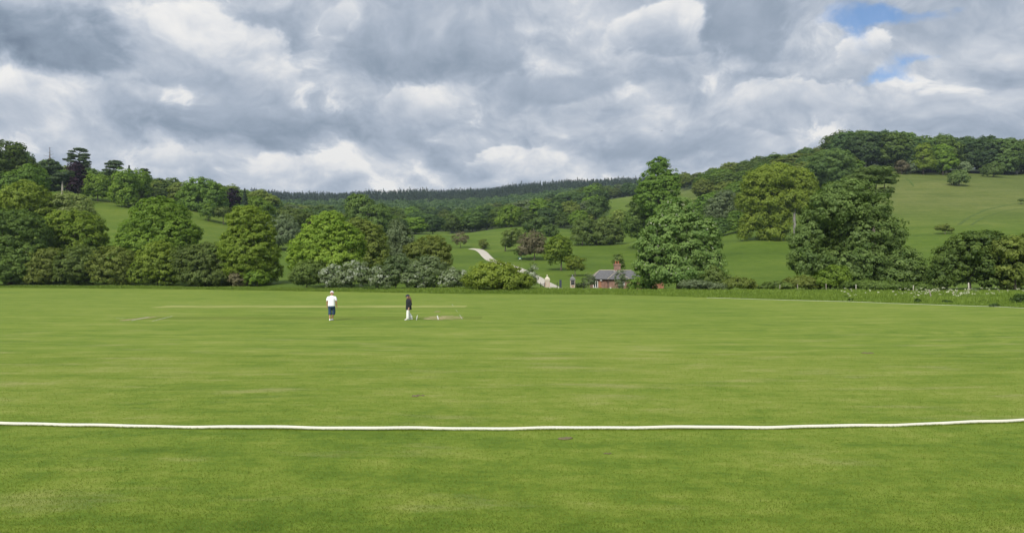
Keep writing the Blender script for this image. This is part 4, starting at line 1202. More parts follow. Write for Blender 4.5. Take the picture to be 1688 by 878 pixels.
def build_grass():
    rng = np.random.default_rng(5)
    # mown blades where single blades can be told apart, thinning with distance
    n = 330000
    Y = 7.6 + 20.0 * rng.random(n) ** 1.9
    x = rng.uniform(-1, 1, n) * (0.70 * Y + 0.5)
    t = 0.46 + 0.16 * lumpy(x, Y * 2.2, 1.2, 3) + 0.14 * lumpy(x * 0.4, Y * 1.2, 0.8, 8) + rng.normal(0, 0.10, n)
    o = blades('mown_grass', x, Y, np.zeros(n), rng.uniform(0.010, 0.025, n), rng.uniform(0.004, 0.009, n), M['lawnblade'], rng, 1.0, t)
    tag(o, 'short mown grass blades on the near outfield either side of the rope', 'grass', kind='stuff')
    # a fringe the mower misses, against the rope
    n = 16000
    px = rng.uniform(-20, 1708, n)
    row = np.interp(px, [0, 150, 300, 500, 844, 1100, 1300, 1500, 1688], [700.2, 703, 705.8, 707.8, 708.6, 707.8, 706, 701.8, 695.2])
    Y = CAM_Z * F / (row - 450); Y = Y + rng.normal(0, 0.05, n); x = (px - 844) / F * Y
    o = blades('rough_grass', x, Y, np.zeros(n), rng.uniform(0.015, 0.045, n), rng.uniform(0.004, 0.009, n), M['lawnblade'], rng, 0.9, 0.35 + rng.normal(0, 0.17, n))
    tag(o, 'longer grass blades the mower misses along the white rope', 'grass', kind='stuff')
    # uncut grass along the boundary
    n = 90000
    u = rng.uniform(-60, 1790, n)
    e = edge_at(u)
    deep = np.interp(u, [0, 600, 900, 1080, 1180, 1790], [9, 7, 9, 14, 20, 30])
    d = rng.random(n) ** 1.25
    Y = e + 0.2 + deep * d
    x = (u - 844) / F * Y
    hl = np.interp(u, [0, 600, 1000, 1200, 1790], [0.52, 0.50, 0.48, 0.46, 0.44])
    lum = lumpy(x, Y, 2.5, 11)
    h = hl * (0.75 + 0.35 * lum) * rng.uniform(0.5, 1.25, n) * np.clip(0.45 + d * 3, 0, 1)
    h = np.maximum(h, 0.08)
    t = 0.42 + 0.22 * lum + rng.normal(0, 0.16, n)
    o = blades('long_grass', x, Y, ground(x, Y) - 0.02, h, rng.uniform(0.05, 0.11, n) * Y / 100, M['tallgrass'], rng, 0.6, t)
    tag(o, 'long uncut grass along the far edge of the field', 'grass', kind='stuff')
    # pale seed heads and white umbels in the verge at the right
    n = 110
    u = np.concatenate([rng.normal(1535, 26, n // 3), rng.normal(1585, 30, n // 3), rng.uniform(1380, 1690, n - 2 * (n // 3))])
    Y = rng.uniform(80, 99, n); x = (u - 844) / F * Y
    Vs, Ts = [], []
    z = ground(x, Y) + rng.uniform(0.28, 0.52, n)
    for k in range(4):
        pos = np.stack([x, Y, z], -1) + rng.normal(0, 0.09, (n, 3)) * np.array([1, 1, 0.3])
        Vs.append(leaf_quads(rng, pos, norm_rows(rng.normal(0, 0.5, (n, 3)) + np.array([0, -0.5, 1])), 0.19)); Ts.append(rng.random(n))
    o = link(bpy.data.objects.new('cow_parsley', quads_mesh('cow_parsley', np.concatenate(Vs), M['parsley'], np.concatenate(Ts))))
    tag(o, 'white cow parsley flowering in the verge below the right fence', 'flowers', kind='stuff')
build_grass()
NK = dict(name='nettle_clump', cat='weed', leaf=0.16, clump=0.3)
for lab, px, py, rx, ry in [('dark nettle clump in the verge left of the big spreading tree trunk', 1394, 490, 6, 3.5), ('low nettle clump just in front of the leftmost dark one', 1402, 494, 5, 2.6), ('dark nettle clump left of the leaning post', 1513, 496, 7, 4),
                            ('wide low nettle clump right of the leaning post', 1560, 497.5, 9, 3), ('dark nettle clump below the upright pale post', 1622, 497, 7, 3), ('flat nettle clump near the rope at the right', 1638, 503, 8, 3)]:
    shrub(lab, 3593.0 / (py + ry * 0.7 - 450), [(px, py, rx, ry)], 'nettle', **NK)

def dirt(label, px, py, w, h):
    x, y = flat(px, py)
    rng = np.random.default_rng(int(px))
    mb = MB()
    n = 14
    for i in range(9):
        cx, cy = x + rng.normal(0, w * 0.35), y + rng.normal(0, h * 0.35); r = rng.uniform(0.2, 0.45) * min(w, h)
        mb.lathe([(r, 0.0), (r * 0.85, r * 0.18), (r * 0.45, r * 0.34), (r * 0.05, r * 0.4)], 9, (cx, cy, 0.004))
    o = mb.build('soil_patch', M['soil']); tag(o, label, 'soil patch')
dirt('crumbly brown bare soil patch on the grass in front of the rope', 931, 722.5, 0.22, 0.16)
dirt('faint small brown soil patch, nearer than the other by the rope', 1000, 747, 0.10, 0.07)
dirt('small dark soil scrape out in the right outfield', 1433, 582, 0.34, 0.2)
dirt('small brown soil scrape in the outfield ahead of the rope', 688, 652, 0.22, 0.15)

# ------------------------------------------------------------------ boundary rope
def build_rope():
    near = [(0, 700.2), (75, 701.6), (150, 703), (300, 705.8), (500, 707.8), (670, 708.4), (844, 708.6), (940, 707.6), (1100, 707.8), (1300, 706.0), (1420, 703.8), (1500, 701.8), (1600, 698.6), (1688, 695.2)]
    N = [flat(*p) for p in near]
    far = [(u, float(edge_at(u)) - 0.9) for u in (1688, 1600, 1500, 1400, 1300, 1235, 1165)]
    FAR = [((u - 844) / F * y, y) for u, y in far]
    pts = [(-62, 60), (-52, 44), (-40, 30.5), (-28, 21.2), (-19, 16.9), (-14, 15.25), (-11.6, 14.7)] + N + [(11.5, 15.2), (15, 16.9), (21, 20.5), (29, 27.5), (36, 37), (41, 48)] + FAR
    P = [Vector((p[0], p[1], 0)) for p in pts]
    L = []
    for i in range(len(P) - 1):
        p0, p1, p2, p3 = P[max(i - 1, 0)], P[i], P[i + 1], P[min(i + 2, len(P) - 1)]
        seg = (p2 - p1).length
        nearby = (p1 + p2).length / 2 < 19
        k = max(2, int(seg / (0.022 if nearby else 0.4)))
        for j in range(k):
            t = j / k
            L.append(0.5 * ((2 * p1) + (p2 - p0) * t + (2 * p0 - 5 * p1 + 4 * p2 - p3) * t * t + (3 * p1 - p0 - 3 * p2 + p3) * t ** 3))
    L.append(P[-1])
    A = np.array([tuple(v) for v in L])
    s0 = np.concatenate([[0], np.cumsum(np.linalg.norm(np.diff(A, axis=0), axis=1))])
    A[:, 1] += 0.030 * np.sin(s0 * 2.1) * np.sin(s0 * 0.37 + 1) + 0.022 * np.sin(s0 * 0.9 + 2) + 0.012 * np.sin(s0 * 5.3)
    d = norm_rows(np.gradient(A, axis=0))
    s = np.concatenate([[0], np.cumsum(np.linalg.norm(np.diff(A, axis=0), axis=1))])
    R = np.interp(np.hypot(A[:, 0], A[:, 1]), [25, 60], [0.032, 0.012])[:, None]
    m = 18
    th = np.linspace(0, 2 * np.pi, m + 1)
    side = np.stack([-d[:, 1], d[:, 0], np.zeros(len(d))], -1)
    wz = 0.006 * np.sin(s * 0.9) + 0.004 * np.sin(s * 2.3 + 1)
    # three strands laid round each other
    r = R * (0.86 + 0.16 * np.abs(np.sin(1.5 * (th[None, :] + 2 * np.pi * s[:, None] / 0.21))))
    V = A[:, None, :] + side[:, None, :] * (np.cos(th)[None, :, None] * r[:, :, None]) + np.array([0, 0, 1.0]) * (np.sin(th)[None, :, None] * r[:, :, None])
    V[:, :, 2] += R + 0.002 + wz[:, None]
    o = link(bpy.data.objects.new('boundary_rope', grid_mesh('boundary_rope', V, M['rope'])))
    tag(o, 'thick white twisted rope lying on the grass as the cricket boundary', 'rope')
build_rope()

# ------------------------------------------------------------------ lodge, gate piers, fences
def px_x(u, Y): return (u - 844) / F * Y
def px_z(py, Y): return at(844, py, Y).z

def build_lodge():
    Y0 = 152.0
    x0, x1 = px_x(976.5, Y0), px_x(1064, Y0)
    g = -0.55
    root = empty('brick_lodge', ((x0 + x1) / 2, Y0 + 2.6, g), 0, 'low red brick lodge with hipped slate roof and tall chimney by the gate', 'cottage')
    ox, oy, oz = root.location
    def B(name, mb, mat, parent=root):
        o = mb.build(name, mat, parent)
        o.data.transform(Matrix.Translation((-ox, -oy, -oz)) if parent is root else Matrix.Translation((-ox, -oy, -oz)))
        return o
    ez = px_z(459.6, Y0); rz = px_z(445.2, Y0 + 2.6)
    yb = Y0 + 5.2
    wx0, wx1, wy = px_x(1004, 149), px_x(1034.5, 149), 149.0
    mb = MB()
    mb.box(x0, x1, Y0, yb, g, ez)
    B('wall', mb, M['brick'])
    mb = MB(); mb.box(wx0, wx1, wy, Y0 - 0.003, g, ez)
    B('wing_wall', mb, M['brick'])
    mb = MB(); mb.box(px_x(986.6, Y0), px_x(991.2, Y0), Y0 - 0.05, Y0 - 0.003, g, ez - 0.03)
    o = B('corner_pier', mb, M['brick_orange']); o['label'] = 'bright orange brick corner pier'
    # roofs
    e = 0.32
    def hip(xa, xb, ya, yb_, ra, rb, ry, base, top):
        mb = MB()
        vs = [(xa, ya, base), (xb, ya, base), (xb, yb_, base), (xa, yb_, base), (ra, ry, top), (rb, ry, top),
              (xa, ya, base - 0.09), (xb, ya, base - 0.09), (xb, yb_, base - 0.09), (xa, yb_, base - 0.09)]
        mb.add(vs, [(0, 1, 5, 4), (1, 2, 5), (2, 3, 4, 5), (3, 0, 4), (6, 7, 1, 0), (7, 8, 2, 1), (8, 9, 3, 2), (9, 6, 0, 3), (9, 8, 7, 6)])
        return mb
    ridge_y = (Y0 + yb) / 2
    ra, rb = px_x(988.3, ridge_y), x1 - 2.4
    roof = B('roof', hip(x0 - e, x1 + e, Y0 - e, yb + e, ra, rb, ridge_y, ez, rz), M['slate'])
    wm = (wx0 + wx1) / 2
    mb = MB()
    wz = rz - 0.12
    a, b = wx0 - e, wx1 + e
    vs = [(a, wy - e, ez + 0.004), (b, wy - e, ez + 0.004), (b, ridge_y, ez + 0.004), (a, ridge_y, ez + 0.004), (wm, wy + 2.0, wz), (wm, ridge_y, wz), (a, wy - e, ez - 0.086), (b, wy - e, ez - 0.086), (b, ridge_y, ez - 0.086), (a, ridge_y, ez - 0.086)]
    mb.add(vs, [(0, 1, 4), (1, 2, 5, 4), (3, 0, 4, 5), (2, 3, 5), (6, 7, 1, 0), (7, 8, 2, 1), (8, 9, 3, 2), (9, 6, 0, 3), (9, 8, 7, 6)])
    B('wing_roof', mb, M['slate'])
    mb = MB()
    for p, q in [((ra, ridge_y, rz), (rb, ridge_y, rz)), ((x0 - e, Y0 - e, ez), (ra, ridge_y, rz)), ((a, wy - e, ez), (wm, wy + 2.0, wz)), ((b, wy - e, ez), (wm, wy + 2.0, wz)), ((wm, wy + 2.0, wz), (wm, ridge_y, wz)), ((x0 - e, yb + e, ez), (ra, ridge_y, rz))]:
        mb.tube([Vector(p) + Vector((0, 0, 0.02)), Vector(q) + Vector((0, 0, 0.02))], 0.07, 6)
    B('ridge_cap', mb, M['stone'])
    mb = MB()
    mb.box(x0 - e - 0.06, wx0 - e, Y0 - e - 0.10, Y0 - e - 0.01, ez - 0.12, ez - 0.03)
    mb.box(a - 0.02, b + 0.02, wy - e - 0.10, wy - e - 0.01, ez - 0.12, ez - 0.03)
    B('gutter', mb, M['iron'])
    # chimney on the ridge with corbelled head and two pots
    cx0, cx1 = px_x(1012.2, ridge_y), px_x(1022.4, ridge_y)
    ct = px_z(434.5, ridge_y)
    mb = MB()
    mb.box(cx0, cx1, ridge_y - 0.45, ridge_y + 0.45, ez + 0.5, ct - 0.42)
    mb.box(cx0 - 0.06, cx1 + 0.06, ridge_y - 0.51, ridge_y + 0.51, ct - 0.42, ct - 0.28)
    mb.box(cx0 - 0.12, cx1 + 0.12, ridge_y - 0.57, ridge_y + 0.57, ct - 0.28, ct - 0.10)
    mb.box(cx0 - 0.05, cx1 + 0.05, ridge_y - 0.50, ridge_y + 0.50, ct - 0.10, ct)
    ch = B('chimney', mb, M['brick'])
    mb = MB(); mb.box(cx0 - 0.10, cx1 + 0.10, ridge_y - 0.56, ridge_y - 0.46, px_z(447, ridge_y) - 0.05, px_z(447, ridge_y) + 0.14, 0.02)
    f = B('flashing', mb, M['white_paint'], root); 
    for u in (1015.0, 1019.4):
        mb = MB(); c = px_x(u, ridge_y)
        mb.lathe([(0.17, 0), (0.15, 0.10), (0.13, 0.38), (0.17, 0.42), (0.17, 0.52), (0.12, 0.52), (0.11, 0.2)], 14, (c, ridge_y, ct))
        p = mb.build('chimney_pot', M['terracotta'], ch); p.data.transform(Matrix.Translation((-ox, -oy, -oz)))
    # windows: pale stone surround, two dark lights
    def window(ua, ub, pa, pb, Yw, name='window'):
        xa, xb, zt, zb = px_x(ua, Yw), px_x(ub, Yw), px_z(pa, Yw), px_z(pb, Yw)
        t = 0.11
        mb = MB()
        mb.box(xa, xb, Yw - 0.09, Yw - 0.004, zb - 0.10, zb); mb.box(xa, xb, Yw - 0.07, Yw - 0.004, zt - t, zt)
        for c in (xa, (xa + xb) / 2 - t / 2, xb - t): mb.box(c, c + t, Yw - 0.07, Yw - 0.004, zb, zt - t)
        w = B(name, mb, M['white_paint'])
        for c0, c1 in ((xa + t, (xa + xb) / 2 - t / 2), ((xa + xb) / 2 + t / 2, xb - t)):
            mb = MB(); mb.box(c0, c1, Yw - 0.03, Yw - 0.004, zb, zt - t)
            p = mb.build('pane', M['glass'], w); p.data.transform(Matrix.Translation((-ox, -oy, -oz)))
    window(977.8, 985.6, 462.8, 473.2, Y0)
    window(1026.2, 1029.6, 463.2, 470.0, wy)
    mb = MB(); xa, xb = px_x(1009, wy), px_x(1013, wy); 
    mb = MB(); xa = px_x(1019.5, wy); mb.box(xa, xa + 0.85, wy - 0.05, wy - 0.004, g, g + 2.0)
    d = B('door', mb, M['navy_board'])
    mb = MB(); mb.box(xa + 0.70, xa + 0.76, wy - 0.10, wy - 0.05, g + 1.0, g + 1.12)
    h = mb.build('handle', M['white_paint'], d); h.data.transform(Matrix.Translation((-ox, -oy, -oz)))
    mb = MB(); c = px_x(1003.2, Y0); mb.tube([(c, Y0 - 0.08, g), (c, Y0 - 0.08, ez - 0.1)], 0.055, 8); mb.box(c - 0.10, c + 0.10, Y0 - 0.16, Y0 - 0.01, ez - 0.35, ez - 0.13)
    B('drainpipe', mb, M['iron'])
    mb = MB(); c, zc = px_x(990.4, Y0), px_z(461.6, Y0)
    mb.box(c - 0.20, c + 0.20, Y0 - 0.32, Y0 - 0.06, zc - 0.10, zc + 0.10, 0.03); mb.tube([(c, Y0 - 0.2, zc - 0.02), (c, Y0 - 0.03, zc + 0.05)], 0.03, 6)
    B('security_lamp', mb, M['white_paint'])
    mb = MB(); c = px_x(1006, wy); mb.box(c - 0.16, c + 0.16, wy - 0.16, wy - 0.004, px_z(476, wy), px_z(473.4, wy), 0.01)
    B('meter_box', mb, M['white_paint'])
build_lodge()

def build_outhouse():
    Y = 151.0
    x0, x1 = px_x(1076, Y), px_x(1094, Y); g = gz(x0, Y) - 0.2; e = px_z(464.5, Y); r = px_z(460.5, Y)
    root = empty('outhouse', ((x0 + x1) / 2, Y + 1.2, g), 0, 'small orange brick outhouse in the shade under the horse chestnut', 'outhouse')
    mb = MB(); mb.box(x0, x1, Y, Y + 2.4, g, e); o = mb.build('wall', M['brick_orange'], root); o.data.transform(Matrix.Translation(-root.location))
    mb = MB(); t = 0.2
    mb.add([(x0 - t, Y - t, e), (x1 + t, Y - t, e), (x1 + t, Y + 2.4 + t, e), (x0 - t, Y + 2.4 + t, e), (x0 - t, Y + 1.2, r), (x1 + t, Y + 1.2, r)], [(0, 1, 5, 4), (2, 3, 4, 5), (1, 2, 5), (3, 0, 4), (3, 2, 1, 0)])
    o = mb.build('roof', M['slate'], root); o.data.transform(Matrix.Translation(-root.location))
build_outhouse()

def build_far_house():
    p = at(507, 372, 352); x, Y = p.x, 352.0; g = gz(x, Y)
    root = empty('brick_house', (x, Y, g), 0.3, 'far brick house glimpsed behind the broad tiered lime tree', 'house')
    w, d, h = 2.6, 2.2, max(2.6, px_z(371, Y) - g)
    mb = MB(); mb.box(-w, w, -d, d, -0.3, h); mb.build('wall', M['brick'], root)
    mb = MB(); mb.add([(-w - .3, -d - .3, h), (w + .3, -d - .3, h), (w + .3, d + .3, h), (-w - .3, d + .3, h), (-w - .3, 0, h + 2.2), (w + .3, 0, h + 2.2)], [(0, 1, 5, 4), (2, 3, 4, 5), (1, 2, 5), (3, 0, 4), (3, 2, 1, 0)])
    rf = mb.build('roof', M['brick_orange'], root)
    mb = MB(); mb.box(-1.6, -0.8, -0.4, 0.4, h + 1.2, h + 3.2); mb.box(-1.66, -0.74, -0.46, 0.46, h + 3.2, h + 3.4); mb.build('chimney', M['brick_orange'], rf)
    mb = MB(); mb.box(-1.0, 0.2, -d - 0.05, -d - 0.004, 1.0, 2.1); wdw = mb.build('window', M['white_paint'], root)
    mb = MB(); mb.box(-0.9, 0.1, -d - 0.07, -d - 0.053, 1.1, 2.0); mb.build('pane', M['glass'], wdw)
build_far_house()

def build_pier(label, u, Y, top_py, mats, plaque=False):
    x = px_x(u, Y); g = gz(x, Y) - 0.35
    root = empty('gate_pier', (x, Y, g), 0, label, 'gate pier', 'gate piers')
    H = px_z(top_py, Y) - g
    w = 0.45
    sh = H - 1.12
    mb = MB(); mb.box(-w - 0.09, w + 0.09, -w - 0.09, w + 0.09, 0, 0.5, 0.02); mb.build('plinth', M[mats[0]], root)
    mb = MB(); mb.box(-w, w, -w, w, 0.5, sh); mb.build('shaft', M[mats[1]], root)
    mb = MB()
    mb.box(-w - 0.03, w + 0.03, -w - 0.03, w + 0.03, sh, sh + 0.08); mb.box(-w - 0.08, w + 0.08, -w - 0.08, w + 0.08, sh + 0.08, sh + 0.26)
    mb.build('cornice', M[mats[2]], root)
    mb = MB(); mb.box(-w - 0.01, w + 0.01, -w - 0.01, w + 0.01, sh + 0.26, sh + 0.40)
    mb.box(-w - 0.005, w + 0.005, -w - 0.005, w + 0.005, sh + 0.40, sh + 0.80, 0.36); mb.build('cap', M[mats[2]], root)
    mb = MB(); mb.lathe([(0.10, 0), (0.07, 0.06), (0.13, 0.14), (0.15, 0.21), (0.11, 0.29), (0.03, 0.33)], 14, (0, 0, sh + 0.79)); mb.build('finial', M[mats[2]], root)
    if plaque:
        zc = px_z(465.5, Y) - g
        mb = MB(); mb.box(-0.34, 0.34, -w - 0.05, -w - 0.003, zc - 0.42, zc + 0.42); pl = mb.build('plaque', M['iron'], root)
        mb = MB()
        mb.tube([(-0.26 + 0.52 * i / 10, -w - 0.06, zc - 0.06 + 0.16 * math.sin(math.pi * i / 10)) for i in range(11)], 0.035, 6)
        mb.build('emblem', M['stone_grey'], pl)
        mb = MB(); mb.box(-0.12, 0.18, -w - 0.04, -w - 0.003, px_z(472.6, Y) - g, px_z(470.4, Y) - g); p2 = mb.build('notice', M['brick_orange'], root); p2['label'] = 'small orange-red notice low on the pier'
    else:
        mb = MB()
        for s in (-1, 1): mb.box(s * w - (0.16 if s > 0 else 0.0), s * w + (0.16 if s < 0 else 0.0), -w - 0.025, -w - 0.003, 0.5, sh - 0.3)
        mb.build('quoin', M['brick_pink'], root)
build_pier('cream-capped stone gate pier at the left of the drive', 902, 146, 452.6, ('stone', 'stone', 'stone_pale'))
build_pier('weathered dark grey gate pier with a black plaque, right of the navy board', 943.8, 146, 452.4, ('stone_grey', 'stone', 'stone_grey'), True)

def build_board():
    Y = 144.0; x = px_x(923.9, Y); g = gz(x, Y) - 0.1
    root = empty('sign_board', (x, Y, g), 0, 'tall narrow navy sign board seen between the gate piers', 'sign')
    z0, z1 = px_z(474, Y) - g, px_z(461, Y) - g
    mb = MB(); mb.box(-0.21, 0.21, -0.04, 0.04, max(z0, 0.25), z1); mb.build('panel', M['navy_board'], root)
    for s in (-1, 1):
        mb = MB(); mb.tube([(s * 0.17, 0.07, -0.3), (s * 0.17, 0.07, z1 - 0.1)], 0.03, 8); mb.build('leg', M['iron'], root)
    Y = 145.0; x = px_x(918.6, Y); g = gz(x, Y)
    o = MB().tube([(0, 0, -0.4), (0, 0, px_z(465, Y) - g), (0, 0, px_z(464.4, Y) - g)], [0.055, 0.055, 0.02], 8).build('gate_post', M['iron'], loc=(x, Y, g)); tag(o, 'thin black iron gate post just left of the navy board', 'post')
build_board()

def railing(label, ua, ub, top_py, Y, group=None):
    x0, x1 = px_x(ua, Y), px_x(ub, Y); g = min(gz(x0, Y), gz(x1, Y)) - 0.1
    root = empty('railing', ((x0 + x1) / 2, Y, g), 0, label, 'railing', group)
    h = px_z(top_py, Y) - g; w = (x1 - x0) / 2
    mb = MB(); n = max(3, int(2 * w / 0.14))
    for i in range(n + 1):
        a = -w + 2 * w * i / n; mb.tube([(a, 0, -0.2), (a, 0, h), (a, 0, h + 0.12)], [0.016, 0.016, 0.003], 5)
    mb.build('bars', M['iron'], root)
    for z in (0.25, h - 0.10):
        mb = MB(); mb.box(-w, w, -0.03, 0.03, z, z + 0.05); mb.build('rail', M['iron'], root)
    for s in (-1, 1):
        mb = MB(); mb.tube([(s * (w + 0.05), 0, -0.2), (s * (w + 0.05), 0, h + 0.2), (s * (w + 0.05), 0, h + 0.3)], [0.05, 0.05, 0.01], 7); mb.build('post', M['iron'], root)
railing('black iron railing between the dark pier and the lodge hedge', 949, 962, 467.5, 146.5)
railing('short black iron railing left of the cream-capped pier', 891.5, 897, 467.5, 146.2)

def stone(label, u, py, Y, r):
    x = px_x(u, Y); z = gz(x, Y)
    mb = MB(); mb.lathe([(r, -0.1), (r * 1.02, r * 0.35), (r * 0.8, r * 0.8), (r * 0.35, r * 1.05), (0.01, r * 1.1)], 10, (0, 0, 0))
    o = mb.build('edge_stone', M['white_paint'], loc=(x, Y, max(z, px_z(py, Y) - r))); tag(o, label, 'stone')
stone('small white stone beside the drive, right of the cream-capped pier', 911, 476, 141, 0.20)
stone('small white stone at the foot of the dark grey pier', 941, 475, 143, 0.17)

def build_garden_wall():
    Y = 146.8; x0, x1 = px_x(960.5, Y), px_x(989, Y); g = gz(x0, Y) - 0.3; t = px_z(474.6, Y)
    root = empty('garden_wall', ((x0 + x1) / 2, Y, g), 0, 'low grey stone garden wall in front of the lodge window', 'wall')
    w = (x1 - x0) / 2; h = t - g
    mb = MB(); mb.box(-w, w, -0.16, 0.16, 0, h - 0.1); mb.build('wall', M['stone'], root)
    mb = MB(); mb.box(-w - 0.04, w + 0.04, -0.21, 0.21, h - 0.1, h, 0.04); mb.build('coping', M['stone_grey'], root)
build_garden_wall()

def build_green_box():
    p = pick(857, 429.5); s = p.y / F
    root = empty('notice_box', p, 0, 'small dark green box with a pale square under the brown meadow trees', 'box')
    w, h = 2.9 * s, 5.4 * s
    mb = MB(); mb.box(-w, w, -0.25, 0.25, 0.35, h); mb.build('case', M['green_box'], root)
    mb = MB(); mb.box(-w * 0.3, w * 0.35, -0.27, -0.253, h * 0.4, h * 0.68); mb.build('plate', M['white_paint'], root)
    for q in (-1, 1):
        mb = MB(); mb.box(q * w * 0.8 - 0.06, q * w * 0.8 + 0.06, -0.06, 0.06, -0.2, 0.35); mb.build('leg', M['post_wood'], root)
build_green_box()

def build_fence():
    posts = [(1285, 103), (1315, 102), (1362, 101), (1411, 99.8), (1505, 97), (1597, 93), (1690, 89), (1780, 86)]
    root = empty('fence', (px_x(1411, 99.8), 99.8, 0), 0, 'post and wire fence with pale wooden posts along the right verge', 'fence')
    rng = random.Random(8); tops = []
    for i, (u, Y) in enumerate(posts):
        x = px_x(u, Y); g = gz(x, Y); h = rng.uniform(0.80, 0.98)
        if u == 1597: h = 1.2
        lx, ly = rng.uniform(-0.05, 0.05), rng.uniform(-0.04, 0.04)
        mb = MB(); r = 0.06 if u != 1597 else 0.085
        mb.tube([(0, 0, -0.3), (lx * 0.5, ly * 0.5, h * 0.5), (lx, ly, h), (lx, ly, h + 0.03)], [r, r * 0.95, r * 0.9, r * 0.6], 7)
        o = mb.build('post', M['post_pale' if u in (1411, 1505, 1597) else 'post_wood'], root, loc=Vector((x, Y, g)) - root.location)
        tops.append(Vector((x, Y, g)) - root.location + Vector((lx, ly, h)))
    for k in (0.94, 0.62, 0.32):
        mb = MB()
        for a, b in zip(tops[:-1], tops[1:]):
            za, zb = Vector((a.x, a.y, a.z * k)), Vector((b.x, b.y, b.z * k))
            mb.tube([za + Vector((0, -0.08, 0)), (za + zb) / 2 + Vector((0, -0.08, -0.02)), zb + Vector((0, -0.08, 0))], 0.006, 4)
        mb.build('wire', M['iron'], root)
    Y = 81.0; x = px_x(1535, Y); g = gz(x, Y)
    o = MB().tube([(0, 0, -0.3), (-0.10, 0, 0.45), (-0.22, 0.02, 0.93), (-0.23, 0.02, 0.96)], [0.07, 0.068, 0.062, 0.04], 8).build('leaning_post', M['post_wood'], loc=(x, Y, g))
    tag(o, 'old grey wooden post leaning left in the verge grass below the fence', 'post')
    Y = 84.0; x = px_x(1571, Y); g = gz(x, Y)
    o = MB().tube([(0, 0, -0.3), (0.02, 0, 0.3), (0.03, 0, 0.62)], [0.035, 0.033, 0.03], 7).build('stake', M['post_wood'], loc=(x, Y, g))
    tag(o, 'short thin stake in the verge grass right of the leaning post', 'stake')
build_fence()

def build_bird():
    Y = 90.0; p = at(1091, 216, Y)
    root = empty('bird', p, 0.6, 'tiny dark bird in flight against the grey cloud', 'bird')
    mb = MB()
    mb.tube([(-0.16, 0, 0), (-0.08, 0, 0.01), (0.02, 0, 0.015), (0.10, 0, 0.01), (0.15, 0, 0.012), (0.19, 0, 0.0)], [0.012, 0.03, 0.045, 0.032, 0.028, 0.004], 8)
    for s in (-1, 1):
        mb.add([(0.06, 0.03 * s, 0.02), (-0.07, 0.03 * s, 0.02), (-0.05, 0.20 * s, 0.09), (0.05, 0.20 * s, 0.10), (-0.08, 0.36 * s, 0.05), (-0.06, 0.36 * s, 0.05)], [(0, 1, 2, 3), (3, 2, 4, 5)])
    mb.build('body', M['bird'], root)
    root.scale = (0.5, 0.5, 0.5)
build_bird()

# ------------------------------------------------------------------ people
def skin_mesh(name, verts, edges, mat, sub=2):
    """one continuous surface grown round a skeleton; verts: (x, y, z, radius), the first is the pelvis"""
    me = bpy.data.meshes.new(name)
    me.from_pydata([v[:3] for v in verts], edges, [])
    o = bpy.data.objects.new(name, me)
    C.objects.link(o)
    md = o.modifiers.new('skin', 'SKIN')
    for i, v in enumerate(verts):
        r = v[3] if hasattr(v[3], '__len__') else (v[3], v[3])
        me.skin_vertices[0].data[i].radius = r
        me.skin_vertices[0].data[i].use_root = (i == 0)
    md.use_smooth_shade = True
    ss = o.modifiers.new('sub', 'SUBSURF'); ss.levels = sub; ss.render_levels = sub
    dg = bpy.context.evaluated_depsgraph_get()
    dg.update()
    m2 = bpy.data.meshes.new_from_object(o.evaluated_get(dg))
    bpy.data.objects.remove(o)
    m2.name = name
    m2.materials.clear(); m2.materials.append(mat)
    m2.polygons.foreach_set('use_smooth', [True] * len(m2.polygons))
    return m2

